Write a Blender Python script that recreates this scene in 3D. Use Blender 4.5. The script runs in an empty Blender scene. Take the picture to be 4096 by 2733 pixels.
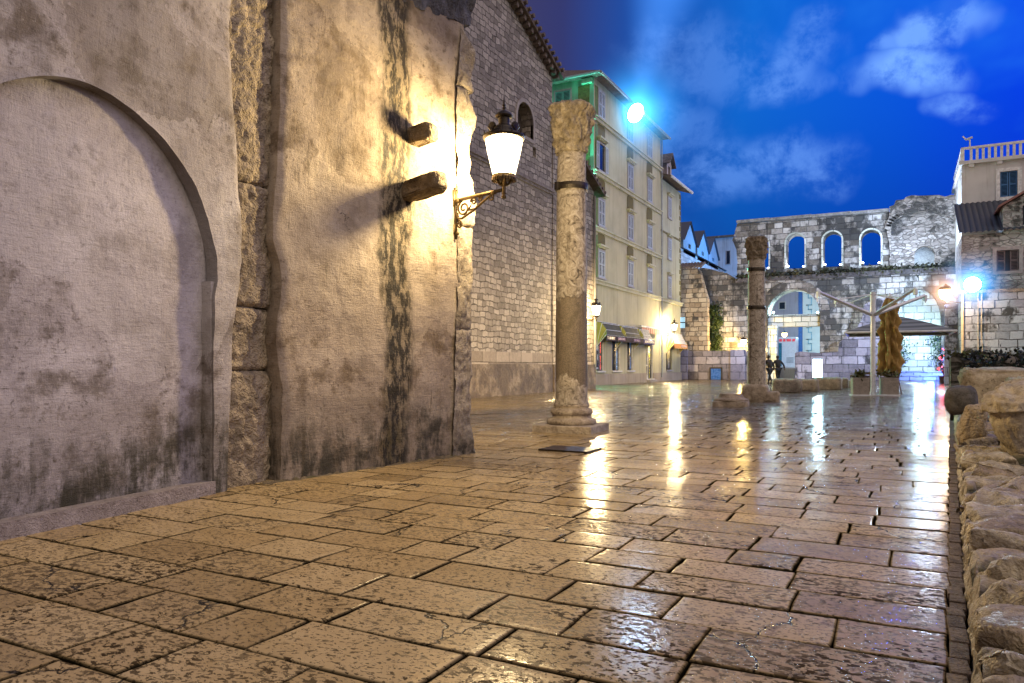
import bpy, bmesh, math, random
from mathutils import Vector, Matrix, noise as mn
from mathutils.geometry import tessellate_polygon
R = math.radians
PI = math.pi
random.seed(7)
scene = bpy.context.scene
COL = scene.collection

# ------------------------------------------------------------------ measuring helpers
# The world is laid out on the grid of the old town: +X across the square, +Y along the
# wall on the left.  The camera stands at the origin, turned 28 degrees to the left.
F, HY, H = 740.0, 366.0, 1.1
TH = R(28)
S, C = math.sin(TH), math.cos(TH)
def c2g(xc, d): return (xc * C - d * S, xc * S + d * C)
def gnd(px, py):
    d = H * F / (py - HY); return c2g((px - 512) / F * d, d)
def on_x(px, py, gx):
    r = (px - 512) / F; d = gx / (r * C - S); return d * (r * S + C), H - (py - HY) / F * d
def on_y(px, py, gy):
    r = (px - 512) / F; d = gy / (r * S + C); return d * (r * C - S), H - (py - HY) / F * d
def at(px, py, d):
    x, y = c2g((px - 512) / F * d, d); return Vector((x, y, H - (py - HY) / F * d))

# ------------------------------------------------------------------ object helpers
MW = {}
def thing(name, label, cat, loc=(0, 0, 0), rz=0.0, group=None):
    o = bpy.data.objects.new(name, None); COL.objects.link(o)
    o.location = loc; o.rotation_euler = (0, 0, rz); o.empty_display_size = .2
    o['label'] = label; o['category'] = cat
    if group: o['group'] = group
    MW[o.name] = Matrix.Translation(Vector(loc)) @ Matrix.Rotation(rz, 4, 'Z')
    return o
def tag(o, label=None, cat=None, group=None, kind=None):
    for k, v in (('label', label), ('category', cat), ('group', group), ('kind', kind)):
        if v: o[k] = v
    return o
def link_mesh(name, me, mat, parent=None, smooth=False):
    o = bpy.data.objects.new(name, me); COL.objects.link(o)
    for m in (mat if isinstance(mat, (list, tuple)) else [mat]): me.materials.append(m)
    if smooth:
        me.polygons.foreach_set('use_smooth', [True] * len(me.polygons))
    if parent is not None:
        o.parent = parent; MW[o.name] = MW.get(parent.name, Matrix.Identity(4))
    return o
def dup(root, loc, rz=0.0, label=None, group=None):
    def cp(o, p):
        c = o.copy(); COL.objects.link(c); c.parent = p
        for ch in o.children: cp(ch, c)
        return c
    r = cp(root, None); r.location = loc; r.rotation_euler = (0, 0, rz)
    if label: r['label'] = label
    if group: r['group'] = group
    MW[r.name] = Matrix.Translation(Vector(loc)) @ Matrix.Rotation(rz, 4, 'Z')
    return r

class MB:
    def __init__(s): s.v = []; s.f = []; s.mi = []
    def add(s, vs, fs, m=0):
        b = len(s.v); s.v += [Vector(v) for v in vs]
        s.f += [tuple(i + b for i in f) for f in fs]; s.mi += [m] * len(fs); return s
    def box(s, c, d, rz=0.0, m=0, rx=0.0, ry=0.0):
        M = Matrix.Translation(Vector(c)) @ Matrix.Rotation(rz, 4, 'Z') @ Matrix.Rotation(ry, 4, 'Y') @ Matrix.Rotation(rx, 4, 'X')
        vs = [M @ Vector((x * d[0] / 2, y * d[1] / 2, z * d[2] / 2)) for z in (-1, 1) for y in (-1, 1) for x in (-1, 1)]
        return s.add(vs, [(0, 2, 3, 1), (4, 5, 7, 6), (0, 1, 5, 4), (2, 6, 7, 3), (0, 4, 6, 2), (1, 3, 7, 5)], m)
    def span(s, a, b, m=0):
        return s.box([(a[i] + b[i]) / 2 for i in range(3)], [abs(a[i] - b[i]) for i in range(3)], 0, m)
    def tube(s, pts, r, n=8, m=0, cap=True):
        pts = [Vector(p) for p in pts]; k = len(pts)
        rs = r if isinstance(r, (list, tuple)) else [r] * k
        rings = []; up = None
        for i, p in enumerate(pts):
            t = (pts[min(i + 1, k - 1)] - pts[max(i - 1, 0)]).normalized()
            if up is None:
                up = Vector((0, 0, 1)) if abs(t.z) < .9 else Vector((1, 0, 0))
            u = t.cross(up).normalized(); w = u.cross(t).normalized(); up = w
            rings.append([p + (u * math.cos(2 * PI * j / n) + w * math.sin(2 * PI * j / n)) * rs[i] for j in range(n)])
        vs = [v for rr in rings for v in rr]; fs = []
        for i in range(k - 1):
            for j in range(n):
                a = i * n + j; b = i * n + (j + 1) % n
                fs.append((a, a + n, b + n, b))
        if cap: fs += [tuple(range(n)), tuple(reversed(range((k - 1) * n, k * n)))]
        return s.add(vs, fs, m)
    def lathe(s, prof, n=24, c=(0, 0, 0), m=0, fn=None):
        vs = []; fs = []
        for i, (r, z) in enumerate(prof):
            for j in range(n):
                a = 2 * PI * j / n
                rr = r if fn is None else fn(r, z, a)
                vs.append((c[0] + rr * math.cos(a), c[1] + rr * math.sin(a), c[2] + z))
        for i in range(len(prof) - 1):
            for j in range(n):
                a = i * n + j; b = i * n + (j + 1) % n
                fs.append((a, b, b + n, a + n))
        fs += [tuple(reversed(range(n))), tuple(range((len(prof) - 1) * n, len(prof) * n))]
        return s.add(vs, fs, m)
    def grid(s, nu, nv, fn, m=0, flip=False):
        vs = [fn(i / nu, j / nv) for j in range(nv + 1) for i in range(nu + 1)]
        fs = []
        for j in range(nv):
            for i in range(nu):
                a = j * (nu + 1) + i
                q = (a, a + 1, a + nu + 2, a + nu + 1)
                fs.append(q[::-1] if flip else q)
        return s.add(vs, fs, m)
    def sphere(s, c, r, n=8, m=0):
        prof = [(max(1e-4, r * math.sin(PI * i / n)), -r * math.cos(PI * i / n)) for i in range(n + 1)]
        return s.lathe(prof, n + 2, c, m)
    def plate(s, loops, y0, y1, axis='y', m=0):
        """polygon with holes in (h, z), extruded from y0 (front) to y1"""
        pos = (lambda h, z, y: (h, y, z)) if axis == 'y' else (lambda h, z, y: (y, h, z))
        flat = [p for l in loops for p in l]
        tris = tessellate_polygon([[Vector((p[0], p[1], 0)) for p in l] for l in loops])
        n = len(flat)
        vs = [pos(p[0], p[1], y0) for p in flat] + [pos(p[0], p[1], y1) for p in flat]
        fs = [tuple(t) for t in tris] + [tuple(i + n for i in reversed(t)) for t in tris]
        b = 0
        for l in loops:
            k = len(l)
            for i in range(k):
                a, c = b + i, b + (i + 1) % k
                fs.append((a, c, c + n, a + n))
            b += k
        return s.add(vs, fs, m)
    def build(s, name, mat, parent=None, world=True, smooth=False, bevel=0.0, recalc=True):
        vs = s.v
        if parent is not None and world:
            inv = MW[parent.name].inverted(); vs = [inv @ v for v in vs]
        me = bpy.data.meshes.new(name)
        me.from_pydata([tuple(v) for v in vs], [], s.f)
        if any(s.mi): me.polygons.foreach_set('material_index', s.mi)
        if recalc or bevel:
            bm = bmesh.new(); bm.from_mesh(me)
            if bevel:
                bmesh.ops.bevel(bm, geom=[e for e in bm.edges if len(e.link_faces) == 2 and e.calc_face_angle(0) > .5],
                                offset=bevel, segments=2, affect='EDGES', profile=.6)
            if recalc: bmesh.ops.recalc_face_normals(bm, faces=bm.faces)
            bm.to_mesh(me); bm.free()
        me.update()
        return link_mesh(name, me, mat, parent, smooth)

def fbm(x, y, z=0.0, o=4): return mn.fractal(Vector((x, y, z)), .9, 2.1, o)
def nz(x, y, z=0.0): return mn.noise(Vector((x, y, z)))
def lerp_table(tab, x):
    if x <= tab[0][0]: return tab[0][1]
    for (a, va), (b, vb) in zip(tab, tab[1:]):
        if x <= b: return va + (vb - va) * (x - a) / (b - a)
    return tab[-1][1]
def arch_loop(x0, x1, z0, z1, n=12, rise=None):
    """opening with a rounded head, z1 = crown"""
    a = (x1 - x0) / 2; c = (x0 + x1) / 2; rise = a if rise is None else rise
    zs = z1 - rise
    pts = [(x0, z0), (x1, z0)]
    for i in range(n + 1):
        t = PI * i / n; pts.append((c + a * math.cos(t), zs + rise * math.sin(t)))
    return pts
def rock_mesh(d, seed, amp=.08, k=.55, sub=4, freq=1.6, fine=.02, shape=None):
    bm = bmesh.new(); bmesh.ops.create_icosphere(bm, subdivisions=sub, radius=1)
    m = max(d)
    for v in bm.verts:
        p = v.co.normalized()
        q = Vector([math.copysign(abs(c) ** k, c) for c in p])
        q = Vector((q.x * d[0] / 2, q.y * d[1] / 2, q.z * d[2] / 2))
        if shape: q = shape(q)
        o = Vector((seed * 3.7, seed * 1.3, seed * 2.1))
        w = mn.fractal(q * freq / m * 2 + o, 1, 2, 3) * amp * m
        w += mn.fractal(q * freq / m * 9 + o, 1, 2, 3) * fine * m
        v.co = q + p * w
    me = bpy.data.meshes.new('rock'); bm.to_mesh(me); bm.free()
    return me

# ------------------------------------------------------------------ materials
class NT:
    def __init__(s, name):
        s.m = bpy.data.materials.new(name); s.m.use_nodes = True
        s.t = s.m.node_tree; s.n = s.t.nodes; s.l = s.t.links
        s.b = s.n['Principled BSDF']; s.out = s.n['Material Output']
        s.tc = None
    def co(s, kind='Object'):
        if s.tc is None: s.tc = s.n.new('ShaderNodeTexCoord')
        return s.tc.outputs[kind]
    def put(s, sock, v):
        if hasattr(v, 'is_output') or isinstance(v, bpy.types.NodeSocket): s.l.new(v, sock)
        else:
            if isinstance(v, (tuple, list)) and len(v) == 3 and sock.type == 'RGBA': v = (*v, 1)
            sock.default_value = v
    def mapping(s, vec, scale=(1, 1, 1), rot=(0, 0, 0), loc=(0, 0, 0)):
        k = s.n.new('ShaderNodeMapping'); s.put(k.inputs['Vector'], vec)
        k.inputs['Scale'].default_value = scale; k.inputs['Rotation'].default_value = rot; k.inputs['Location'].default_value = loc
        return k.outputs[0]
    def noise(s, scale, detail=4, rough=.55, vec=None, dist=0.0, col=False):
        k = s.n.new('ShaderNodeTexNoise'); s.put(k.inputs['Vector'], vec if vec is not None else s.co())
        k.inputs['Scale'].default_value = scale; k.inputs['Detail'].default_value = detail
        k.inputs['Roughness'].default_value = rough; k.inputs['Distortion'].default_value = dist
        return k.outputs[1 if col else 0]
    def voro(s, scale, vec=None, feature='F1', out=0, rnd=1.0):
        k = s.n.new('ShaderNodeTexVoronoi'); k.feature = feature; s.put(k.inputs['Vector'], vec if vec is not None else s.co())
        k.inputs['Scale'].default_value = scale; k.inputs['Randomness'].default_value = rnd
        return k.outputs[out]
    def rng(s, v, a, b, c=0.0, d=1.0, smooth=True):
        k = s.n.new('ShaderNodeMapRange'); k.interpolation_type = 'SMOOTHSTEP' if smooth else 'LINEAR'
        s.put(k.inputs[0], v)
        for i, x in enumerate((a, b, c, d)): s.put(k.inputs[i + 1], x)
        return k.outputs[0]
    def math(s, op, a, b=0.0, c=0.0):
        k = s.n.new('ShaderNodeMath'); k.operation = op
        s.put(k.inputs[0], a); s.put(k.inputs[1], b); s.put(k.inputs[2], c); return k.outputs[0]
    def vmath(s, op, a, b=(0, 0, 0), out=0):
        k = s.n.new('ShaderNodeVectorMath'); k.operation = op
        s.put(k.inputs[0], a)
        if op == 'SCALE': s.put(k.inputs['Scale'], b)
        else: s.put(k.inputs[1], b)
        return k.outputs[out]
    def mix(s, f, a, b, mode='MIX'):
        k = s.n.new('ShaderNodeMix'); k.data_type = 'RGBA'; k.blend_type = mode
        s.put(k.inputs[0], f); s.put(k.inputs[6], a); s.put(k.inputs[7], b); return k.outputs[2]
    def ramp(s, v, stops):
        k = s.n.new('ShaderNodeValToRGB'); s.put(k.inputs[0], v); e = k.color_ramp.elements
        while len(e) < len(stops): e.new(.5)
        for el, (p, c) in zip(e, stops): el.position = p; el.color = (*c, 1) if len(c) == 3 else c
        return k.outputs[0]
    def sep(s, v):
        k = s.n.new('ShaderNodeSeparateXYZ'); s.put(k.inputs[0], v); return k.outputs
    def comb(s, x, y, z=0.0):
        k = s.n.new('ShaderNodeCombineXYZ')
        for i, q in enumerate((x, y, z)): s.put(k.inputs[i], q)
        return k.outputs[0]
    def bump(s, h, strength=.5, dist=.02, normal=None):
        k = s.n.new('ShaderNodeBump'); s.put(k.inputs['Height'], h)
        k.inputs['Strength'].default_value = strength; k.inputs['Distance'].default_value = dist
        if normal is not None: s.put(k.inputs['Normal'], normal)
        return k.outputs[0]
    def fin(s, col=None, rough=.8, normal=None, metal=0.0, spec=.5, emit=None, es=0.0, coat=0.0):
        b = s.b.inputs
        if col is not None: s.put(b['Base Color'], col)
        s.put(b['Roughness'], rough); s.put(b['Metallic'], metal); s.put(b['Specular IOR Level'], spec)
        if normal is not None: s.put(b['Normal'], normal)
        if emit is not None: s.put(b['Emission Color'], emit); s.put(b['Emission Strength'], es)
        if coat: b['Coat Weight'].default_value = coat; b['Coat Roughness'].default_value = .15
        return s.m

def m_plain(name, c, rough=.6, metal=0.0, var=.25, scale=6, bump=.15, bscale=40):
    t = NT(name); n = t.noise(scale, 5, .6); n2 = t.noise(bscale, 3)
    dark = tuple(x * (1 - var) for x in c); lite = tuple(min(1, x * (1 + var)) for x in c)
    return t.fin(t.ramp(n, [(.3, dark), (.7, lite)]), t.rng(n, .3, .7, max(.05, rough - .12), min(1, rough + .1)),
                 t.bump(n2, bump, .01), metal)
def m_emit(name, c, strength, base=None):
    t = NT(name)
    return t.fin(base or c, .5, emit=c, es=strength)

def m_plaster(name, stain=None, tone=1.0, warm=(1, 1, 1)):
    """old lime plaster: blotches, trowel marks, damp black-green foot, optional soot streak band"""
    t = NT(name); o = t.co(); x, y, z = t.sep(o)
    big = t.noise(1.1, 6, .6); mid = t.noise(6.5, 7, .68); fine = t.noise(24, 6, .72)
    grain = t.noise(75, 4, .7); smud = t.noise(2.6, 7, .6)
    c = t.ramp(big, [(.30, (.19 * tone, .168 * tone, .160 * tone)), (.48, (.315 * tone, .288 * tone, .28 * tone)), (.66, (.43 * tone, .405 * tone, .40 * tone))])
    c = t.mix(t.rng(smud, .48, .66, 0, .80), c, (.115, .09, .066))
    c = t.mix(t.rng(mid, .55, .68, 0, .68), c, (.10, .078, .058))
    c = t.mix(t.rng(fine, .46, .30, 0, .4), c, (.47 * tone, .43 * tone, .40 * tone))
    c = t.mix(t.rng(fine, .55, .68, 0, .75), c, (.085, .068, .052))
    c = t.mix(t.rng(grain, .60, .70, 0, .45), c, (.06, .05, .04))
    wv = t.vmath('ADD', o, t.vmath('SCALE', t.noise(1.7, 5, .65, col=True), .9))
    pv = t.voro(.9, wv, 'F1', 1); pt = t.sep(pv)[0]
    c = t.mix(t.rng(pt, .62, .66, 0, .42), c, (.40 * tone, .375 * tone, .36 * tone))
    c = t.mix(t.rng(pt, .22, .18, 0, .40), c, (.15, .125, .10))
    crk = t.voro(.75, t.vmath('ADD', o, t.vmath('SCALE', t.noise(3.1, 6, .7, col=True), .55)), 'DISTANCE_TO_EDGE')
    ck = t.math('MULTIPLY', t.rng(crk, .006, .002), t.rng(t.noise(.8, 3), .56, .62))
    c = t.mix(t.math('MULTIPLY', ck, .85), c, (.035, .027, .02))
    c = t.mix(1.0, c, warm, 'MULTIPLY')
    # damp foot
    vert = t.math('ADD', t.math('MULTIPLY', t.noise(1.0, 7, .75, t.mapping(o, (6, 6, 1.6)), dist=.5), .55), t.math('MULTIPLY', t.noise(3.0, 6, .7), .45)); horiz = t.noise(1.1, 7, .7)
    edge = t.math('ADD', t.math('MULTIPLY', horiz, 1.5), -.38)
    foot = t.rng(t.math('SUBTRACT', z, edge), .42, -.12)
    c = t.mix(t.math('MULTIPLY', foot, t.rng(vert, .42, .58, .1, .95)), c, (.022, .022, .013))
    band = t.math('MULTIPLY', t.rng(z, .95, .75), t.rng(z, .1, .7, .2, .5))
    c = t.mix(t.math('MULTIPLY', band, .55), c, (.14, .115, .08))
    if stain:
        a, b = stain
        wob = t.math('ADD', x, t.math('MULTIPLY', t.math('SUBTRACT', t.noise(1.1, 3), .5), .5))
        m = t.math('MULTIPLY', t.rng(wob, a, a + .12), t.rng(wob, b, b - .14))
        blot = t.noise(7, 9, .76, t.mapping(o, (1.6, 1.6, .6)), dist=.15)
        k = t.math('MULTIPLY', m, t.rng(blot, .43, .54))
        c = t.mix(t.math('MULTIPLY', m, .5), c, (.10, .075, .025))
        c = t.mix(t.math('MULTIPLY', k, .94), c, (.014, .012, .007))
        k2 = t.math('MULTIPLY', t.rng(t.noise(2.0, 7, .72, t.mapping(o, (3.2, 3.2, .45)), dist=.2), .58, .70), .7)
        c = t.mix(k2, c, (.06, .045, .02))
    scr = t.noise(1.0, 5, .7, t.mapping(o, (7, 7, 55), (0, .5, 0)), dist=.6)
    scr2 = t.noise(1.0, 5, .7, t.mapping(o, (40, 40, 7), (0, -.35, 0)), dist=.8)
    h = t.math('ADD', t.math('MULTIPLY', t.noise(7, 9, .74), 1.0), t.math('MULTIPLY', scr, .42))
    h = t.math('ADD', h, t.math('MULTIPLY', scr2, .35))
    h = t.math('ADD', h, t.math('MULTIPLY', fine, .28))
    nrm = t.bump(t.math('ADD', h, t.math('MULTIPLY', big, 1.2)), 1.0, .022)
    return t.fin(c, t.rng(mid, .3, .7, .62, .9), nrm, spec=.3)

def m_rough(name, c0=(.11, .085, .06), c1=(.42, .34, .25), sc=1.0, moss=0.0, wet=0.0, chisel=1.0, foot=False):
    t = NT(name); o = t.co()
    a = t.noise(3.2 * sc, 7, .68, dist=.5); b = t.noise(15 * sc, 6, .7, dist=.5); v = t.voro(26 * sc, t.vmath('ADD', o, t.vmath('SCALE', t.noise(8 * sc, 3, col=True), .12)))
    c = t.ramp(a, [(.3, c0), (.52, tuple((p + q) / 2 for p, q in zip(c0, c1))), (.7, c1)])
    c = t.mix(t.rng(b, .56, .7, 0, .85), c, (.028, .022, .016))
    c = t.mix(t.rng(b, .45, .3, 0, .4), c, tuple(min(.6, q * 1.25) for q in c1))
    if moss:
        g = t.sep(t.n.new('ShaderNodeNewGeometry').outputs['Normal'])[2]
        k = t.math('MULTIPLY', t.rng(t.noise(2.3 * sc, 5, .65), .5, .64), moss)
        c = t.mix(k, c, (.045, .052, .012))
    if foot:
        z = t.sep(o)[2]
        c = t.mix(t.math('MULTIPLY', t.rng(z, .5, .0), t.rng(a, .35, .6)), c, (.02, .018, .012))
    h = t.math('ADD', t.math('MULTIPLY', b, 1.0), t.math('MULTIPLY', v, .55 * chisel))
    nrm = t.bump(t.math('ADD', h, t.math('MULTIPLY', a, 1.2)), 1.0, .03 / sc)
    return t.fin(c, t.rng(b, .3, .7, .75 - wet, .95 - wet * .6), nrm, spec=.35 + wet * .3)

def m_masonry(name, bw, bh, ramp, mortar=(.06, .05, .04), msize=.02, warp=.06, black=0.0, bscale=1.0, bump=.9, rubble=False, wscale=1.5, blackscale=.35, drip=0.0, bdist=.05):
    """coursed blocks; tone varies per block; blackened by weather"""
    t = NT(name); o = t.co(); x, y, z = t.sep(o)
    u = t.math('ADD', x, y)
    nv = t.vmath('SUBTRACT', t.noise(wscale, 4, .6, col=True), (.5, .5, .5))
    nx, ny, _ = t.sep(t.vmath('SCALE', nv, warp * 2))
    vec = t.comb(t.math('ADD', u, nx), t.math('ADD', z, ny))
    if rubble:
        vv = t.vmath('MULTIPLY', vec, (1 / bw, 1 / bh, 1))
        edge = t.voro(1.0, vv, 'DISTANCE_TO_EDGE', 0, .85)
        tone = t.sep(t.voro(1.0, vv, 'F1', 1, .85))[0]
        fac = t.rng(edge, msize, msize * 3.5, 1, 0)
    else:
        k = t.n.new('ShaderNodeTexBrick'); t.put(k.inputs['Vector'], vec)
        k.inputs['Color1'].default_value = (0, 0, 0, 1); k.inputs['Color2'].default_value = (1, 1, 1, 1); k.inputs['Mortar'].default_value = (.5, .5, .5, 1)
        k.inputs['Scale'].default_value = 1; k.inputs['Mortar Size'].default_value = msize; k.inputs['Mortar Smooth'].default_value = .35
        k.inputs['Brick Width'].default_value = bw; k.inputs['Row Height'].default_value = bh
        k.offset = .43; k.offset_frequency = 2; k.squash = .72; k.squash_frequency = 3
        tone = t.sep(k.outputs[0])[0]; fac = k.outputs[1]
    n1 = t.noise(5 * bscale, 6, .7); n2 = t.noise(18 * bscale, 5, .7)
    tn = t.math('ADD', t.math('MULTIPLY', tone, .55), t.math('MULTIPLY', n1, .5))
    c = t.ramp(tn, ramp)
    c = t.mix(t.rng(n2, .57, .72, 0, .6), c, tuple(q * .25 for q in ramp[0][1]))
    if black:
        bn = t.noise(blackscale, 9, .7, t.mapping(o, (1, 1, .7)), dist=.1)
        bt = t.math('ADD', t.math('MULTIPLY', t.math('SUBTRACT', tone, .2), .15), t.math('ADD', bn, .04))
        c = t.mix(t.rng(bt, .645 - black * .075, .735 - black * .075, 0, .92), c, (.02, .019, .018))
    if drip:
        dn = t.noise(1.0, 6, .7, t.mapping(o, (2.2, 2.2, .14)))
        c = t.mix(t.rng(dn, .56, .68, 0, drip), c, (.015, .015, .017))
    c = t.mix(t.math('MULTIPLY', fac, t.rng(t.noise(2.2 * bscale, 5, .65), .35, .6, .35, 1.0)), c, mortar)
    h = t.math('SUBTRACT', t.math('ADD', t.math('MULTIPLY', n1, .45), t.math('ADD', t.math('MULTIPLY', tone, .45), t.math('MULTIPLY', n2, .18))), t.math('MULTIPLY', fac, 1.0))
    return t.fin(c, .85, t.bump(h, bump, bdist), spec=.3)

def m_facade(name, c, dirty=(.12, .11, .09)):
    t = NT(name); o = t.co(); z = t.sep(o)[2]
    a = t.noise(.55, 6, .62); st = t.noise(1.0, 6, .65, t.mapping(o, (3, 3, .16)))
    k = t.mix(t.rng(a, .35, .7, 0, .5), c, tuple(q * .62 for q in c))
    k = t.mix(t.rng(st, .5, .72, 0, .55), k, dirty)
    return t.fin(k, .85, t.bump(t.noise(30, 4), .25, .02), spec=.25)

# ------------------------------------------------------------------ shared materials
M_IRON = m_plain('wrought_iron', (.035, .027, .018), .45, .6, .4, 20, .3, 90)
M_BRASSY = m_plain('weathered_bronze', (.11, .075, .03), .5, .5, .4, 20, .3, 80)
M_WHITEMET = m_plain('white_painted_steel', (.62, .64, .68), .3, 0, .1, 8, .05)
M_DARK = m_plain('dark_interior', (.01, .01, .014), .35)
M_GLASS = m_plain('dark_window_glass', (.012, .018, .03), .12, 0, .2)
M_TILE = None
W = lambda *a, **k: m_masonry(*a, **k)

def m_lampglass(name, col, es, tr=.6):
    t = NT(name); n = t.n
    e = n.new('ShaderNodeEmission'); e.inputs[0].default_value = (*col, 1); e.inputs[1].default_value = es
    tp = n.new('ShaderNodeBsdfTransparent'); mx = n.new('ShaderNodeMixShader'); mx.inputs[0].default_value = 1 - tr
    t.l.new(tp.outputs[0], mx.inputs[1]); t.l.new(e.outputs[0], mx.inputs[2]); t.l.new(mx.outputs[0], t.out.inputs[0])
    return t.m
M_LAMPGLASS = m_lampglass('opal_lamp_glass', (1, .80, .50), 14)

def light(name, kind, loc, col, energy, radius=.1, parent=None, aim=None, cone=None, blend=.5):
    d = bpy.data.lights.new(name, kind); d.color = col; d.energy = energy
    if kind != 'SUN': d.shadow_soft_size = radius
    o = bpy.data.objects.new(name, d); COL.objects.link(o); o.location = loc
    if parent: o.parent = parent
    if aim is not None:
        o.rotation_euler = (Vector(aim) - Vector(loc)).to_track_quat('-Z', 'Y').to_euler()
    if cone: d.spot_size = cone; d.spot_blend = blend
    return o

# ------------------------------------------------------------------ ground and wet paving
def m_paving():
    t = NT('wet_limestone_paving'); o = t.co()
    at_ = t.n.new('ShaderNodeAttribute'); at_.attribute_name = 'slab'
    r, g, b = t.sep(at_.outputs['Color'])
    big = t.noise(1.6, 5, .6); mid = t.noise(6, 6, .65, dist=.4)
    tn = t.math('ADD', t.math('MULTIPLY', r, .28), t.math('ADD', t.math('MULTIPLY', mid, .45), t.math('MULTIPLY', big, .30)))
    c = t.ramp(tn, [(.2, (.22, .15, .066)), (.5, (.37, .265, .122)), (.85, (.52, .40, .21))])
    # picked / pitted surface
    ang = t.mapping(o, (20, 31, 1), (0, 0, .5))
    p1 = t.noise(1.0, 4, .65, ang, dist=.5); p2 = t.noise(46, 3, .6)
    thr = t.math('SUBTRACT', .59, t.math('MULTIPLY', g, .09))
    patch = t.rng(t.noise(2.4, 4, .6), .38, .62)
    pit = t.math('MULTIPLY', t.rng(p1, thr, t.math('ADD', thr, .025)), t.math('ADD', .6, t.math('MULTIPLY', patch, .4)))
    p3 = t.noise(1.0, 3, .6, t.mapping(o, (38, 58, 1), (0, 0, -.4)), dist=.4)
    pit = t.math('MAXIMUM', pit, t.math('MULTIPLY', t.rng(p3, .575, .60), .85))
    c = t.mix(t.math('MULTIPLY', pit, .93), c, (.022, .013, .006))
    c = t.mix(t.math('MULTIPLY', t.rng(t.noise(11, 7, .72), .5, .66), t.math('ADD', .08, t.math('MULTIPLY', t.rng(b, .5, 1.0), .6))), c, (.045, .03, .016))
    # cracks in some of the slabs
    wv = t.vmath('ADD', o, t.vmath('SCALE', t.noise(2.2, 5, .6, col=True), .5))
    cr = t.voro(1.1, wv, 'DISTANCE_TO_EDGE')
    crack = t.math('MULTIPLY', t.rng(cr, .011, .003), t.rng(b, .74, .78))
    c = t.mix(crack, c, (.012, .009, .005))
    c = t.mix(at_.outputs['Alpha'], (.012, .010, .005), c)
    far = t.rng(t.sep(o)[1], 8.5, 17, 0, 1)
    c = t.mix(far, c, t.mix(.62, c, (.025, .018, .012)))  # distant slabs painted darker, standing in for the weaker light there
    # water film
    wet = t.noise(.42, 5, .6, dist=.3); drop = t.noise(30, 3, .6)
    rough = t.math('ADD', t.rng(wet, .36, .64, .19, .10), t.math('MULTIPLY', pit, .3))
    rough = t.math('ADD', rough, t.math('MULTIPLY', b, .06)); rough = t.math('MULTIPLY', rough, t.math('SUBTRACT', 1.0, t.math('MULTIPLY', far, .3)))
    h = t.math('SUBTRACT', t.math('MULTIPLY', mid, .22), t.math('ADD', t.math('MULTIPLY', pit, .6), t.math('MULTIPLY', crack, 1.0)))
    n1 = t.bump(h, .45, .009)
    n2 = t.bump(t.math('ADD', drop, t.math('MULTIPLY', p2, .6)), .2, .005, n1)
    t.fin(c, .9, n1, spec=0.0)
    fr = t.n.new('ShaderNodeFresnel'); fr.inputs[0].default_value = 1.36; t.put(fr.inputs['Normal'], n2)
    gl = t.n.new('ShaderNodeBsdfGlossy'); t.put(gl.inputs['Roughness'], rough); t.put(gl.inputs['Normal'], n2); gl.inputs['Color'].default_value = (1, 1, 1, 1)
    film = t.math('MULTIPLY', t.math('ADD', t.rng(wet, .36, .60, .30, .80), t.math('MULTIPLY', far, .4)), t.math('MULTIPLY', t.math('POWER', at_.outputs['Alpha'], 5.0), t.math('SUBTRACT', 1.0, t.math('MULTIPLY', pit, .9))))
    ms = t.n.new('ShaderNodeMixShader'); t.put(ms.inputs[0], t.math('MULTIPLY', fr.outputs[0], film))
    t.l.new(t.b.outputs[0], ms.inputs[1]); t.l.new(gl.outputs[0], ms.inputs[2]); t.l.new(ms.outputs[0], t.out.inputs[0])
    return t.m
def edge_x(gy): return .06 + .047 * gy

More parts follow.
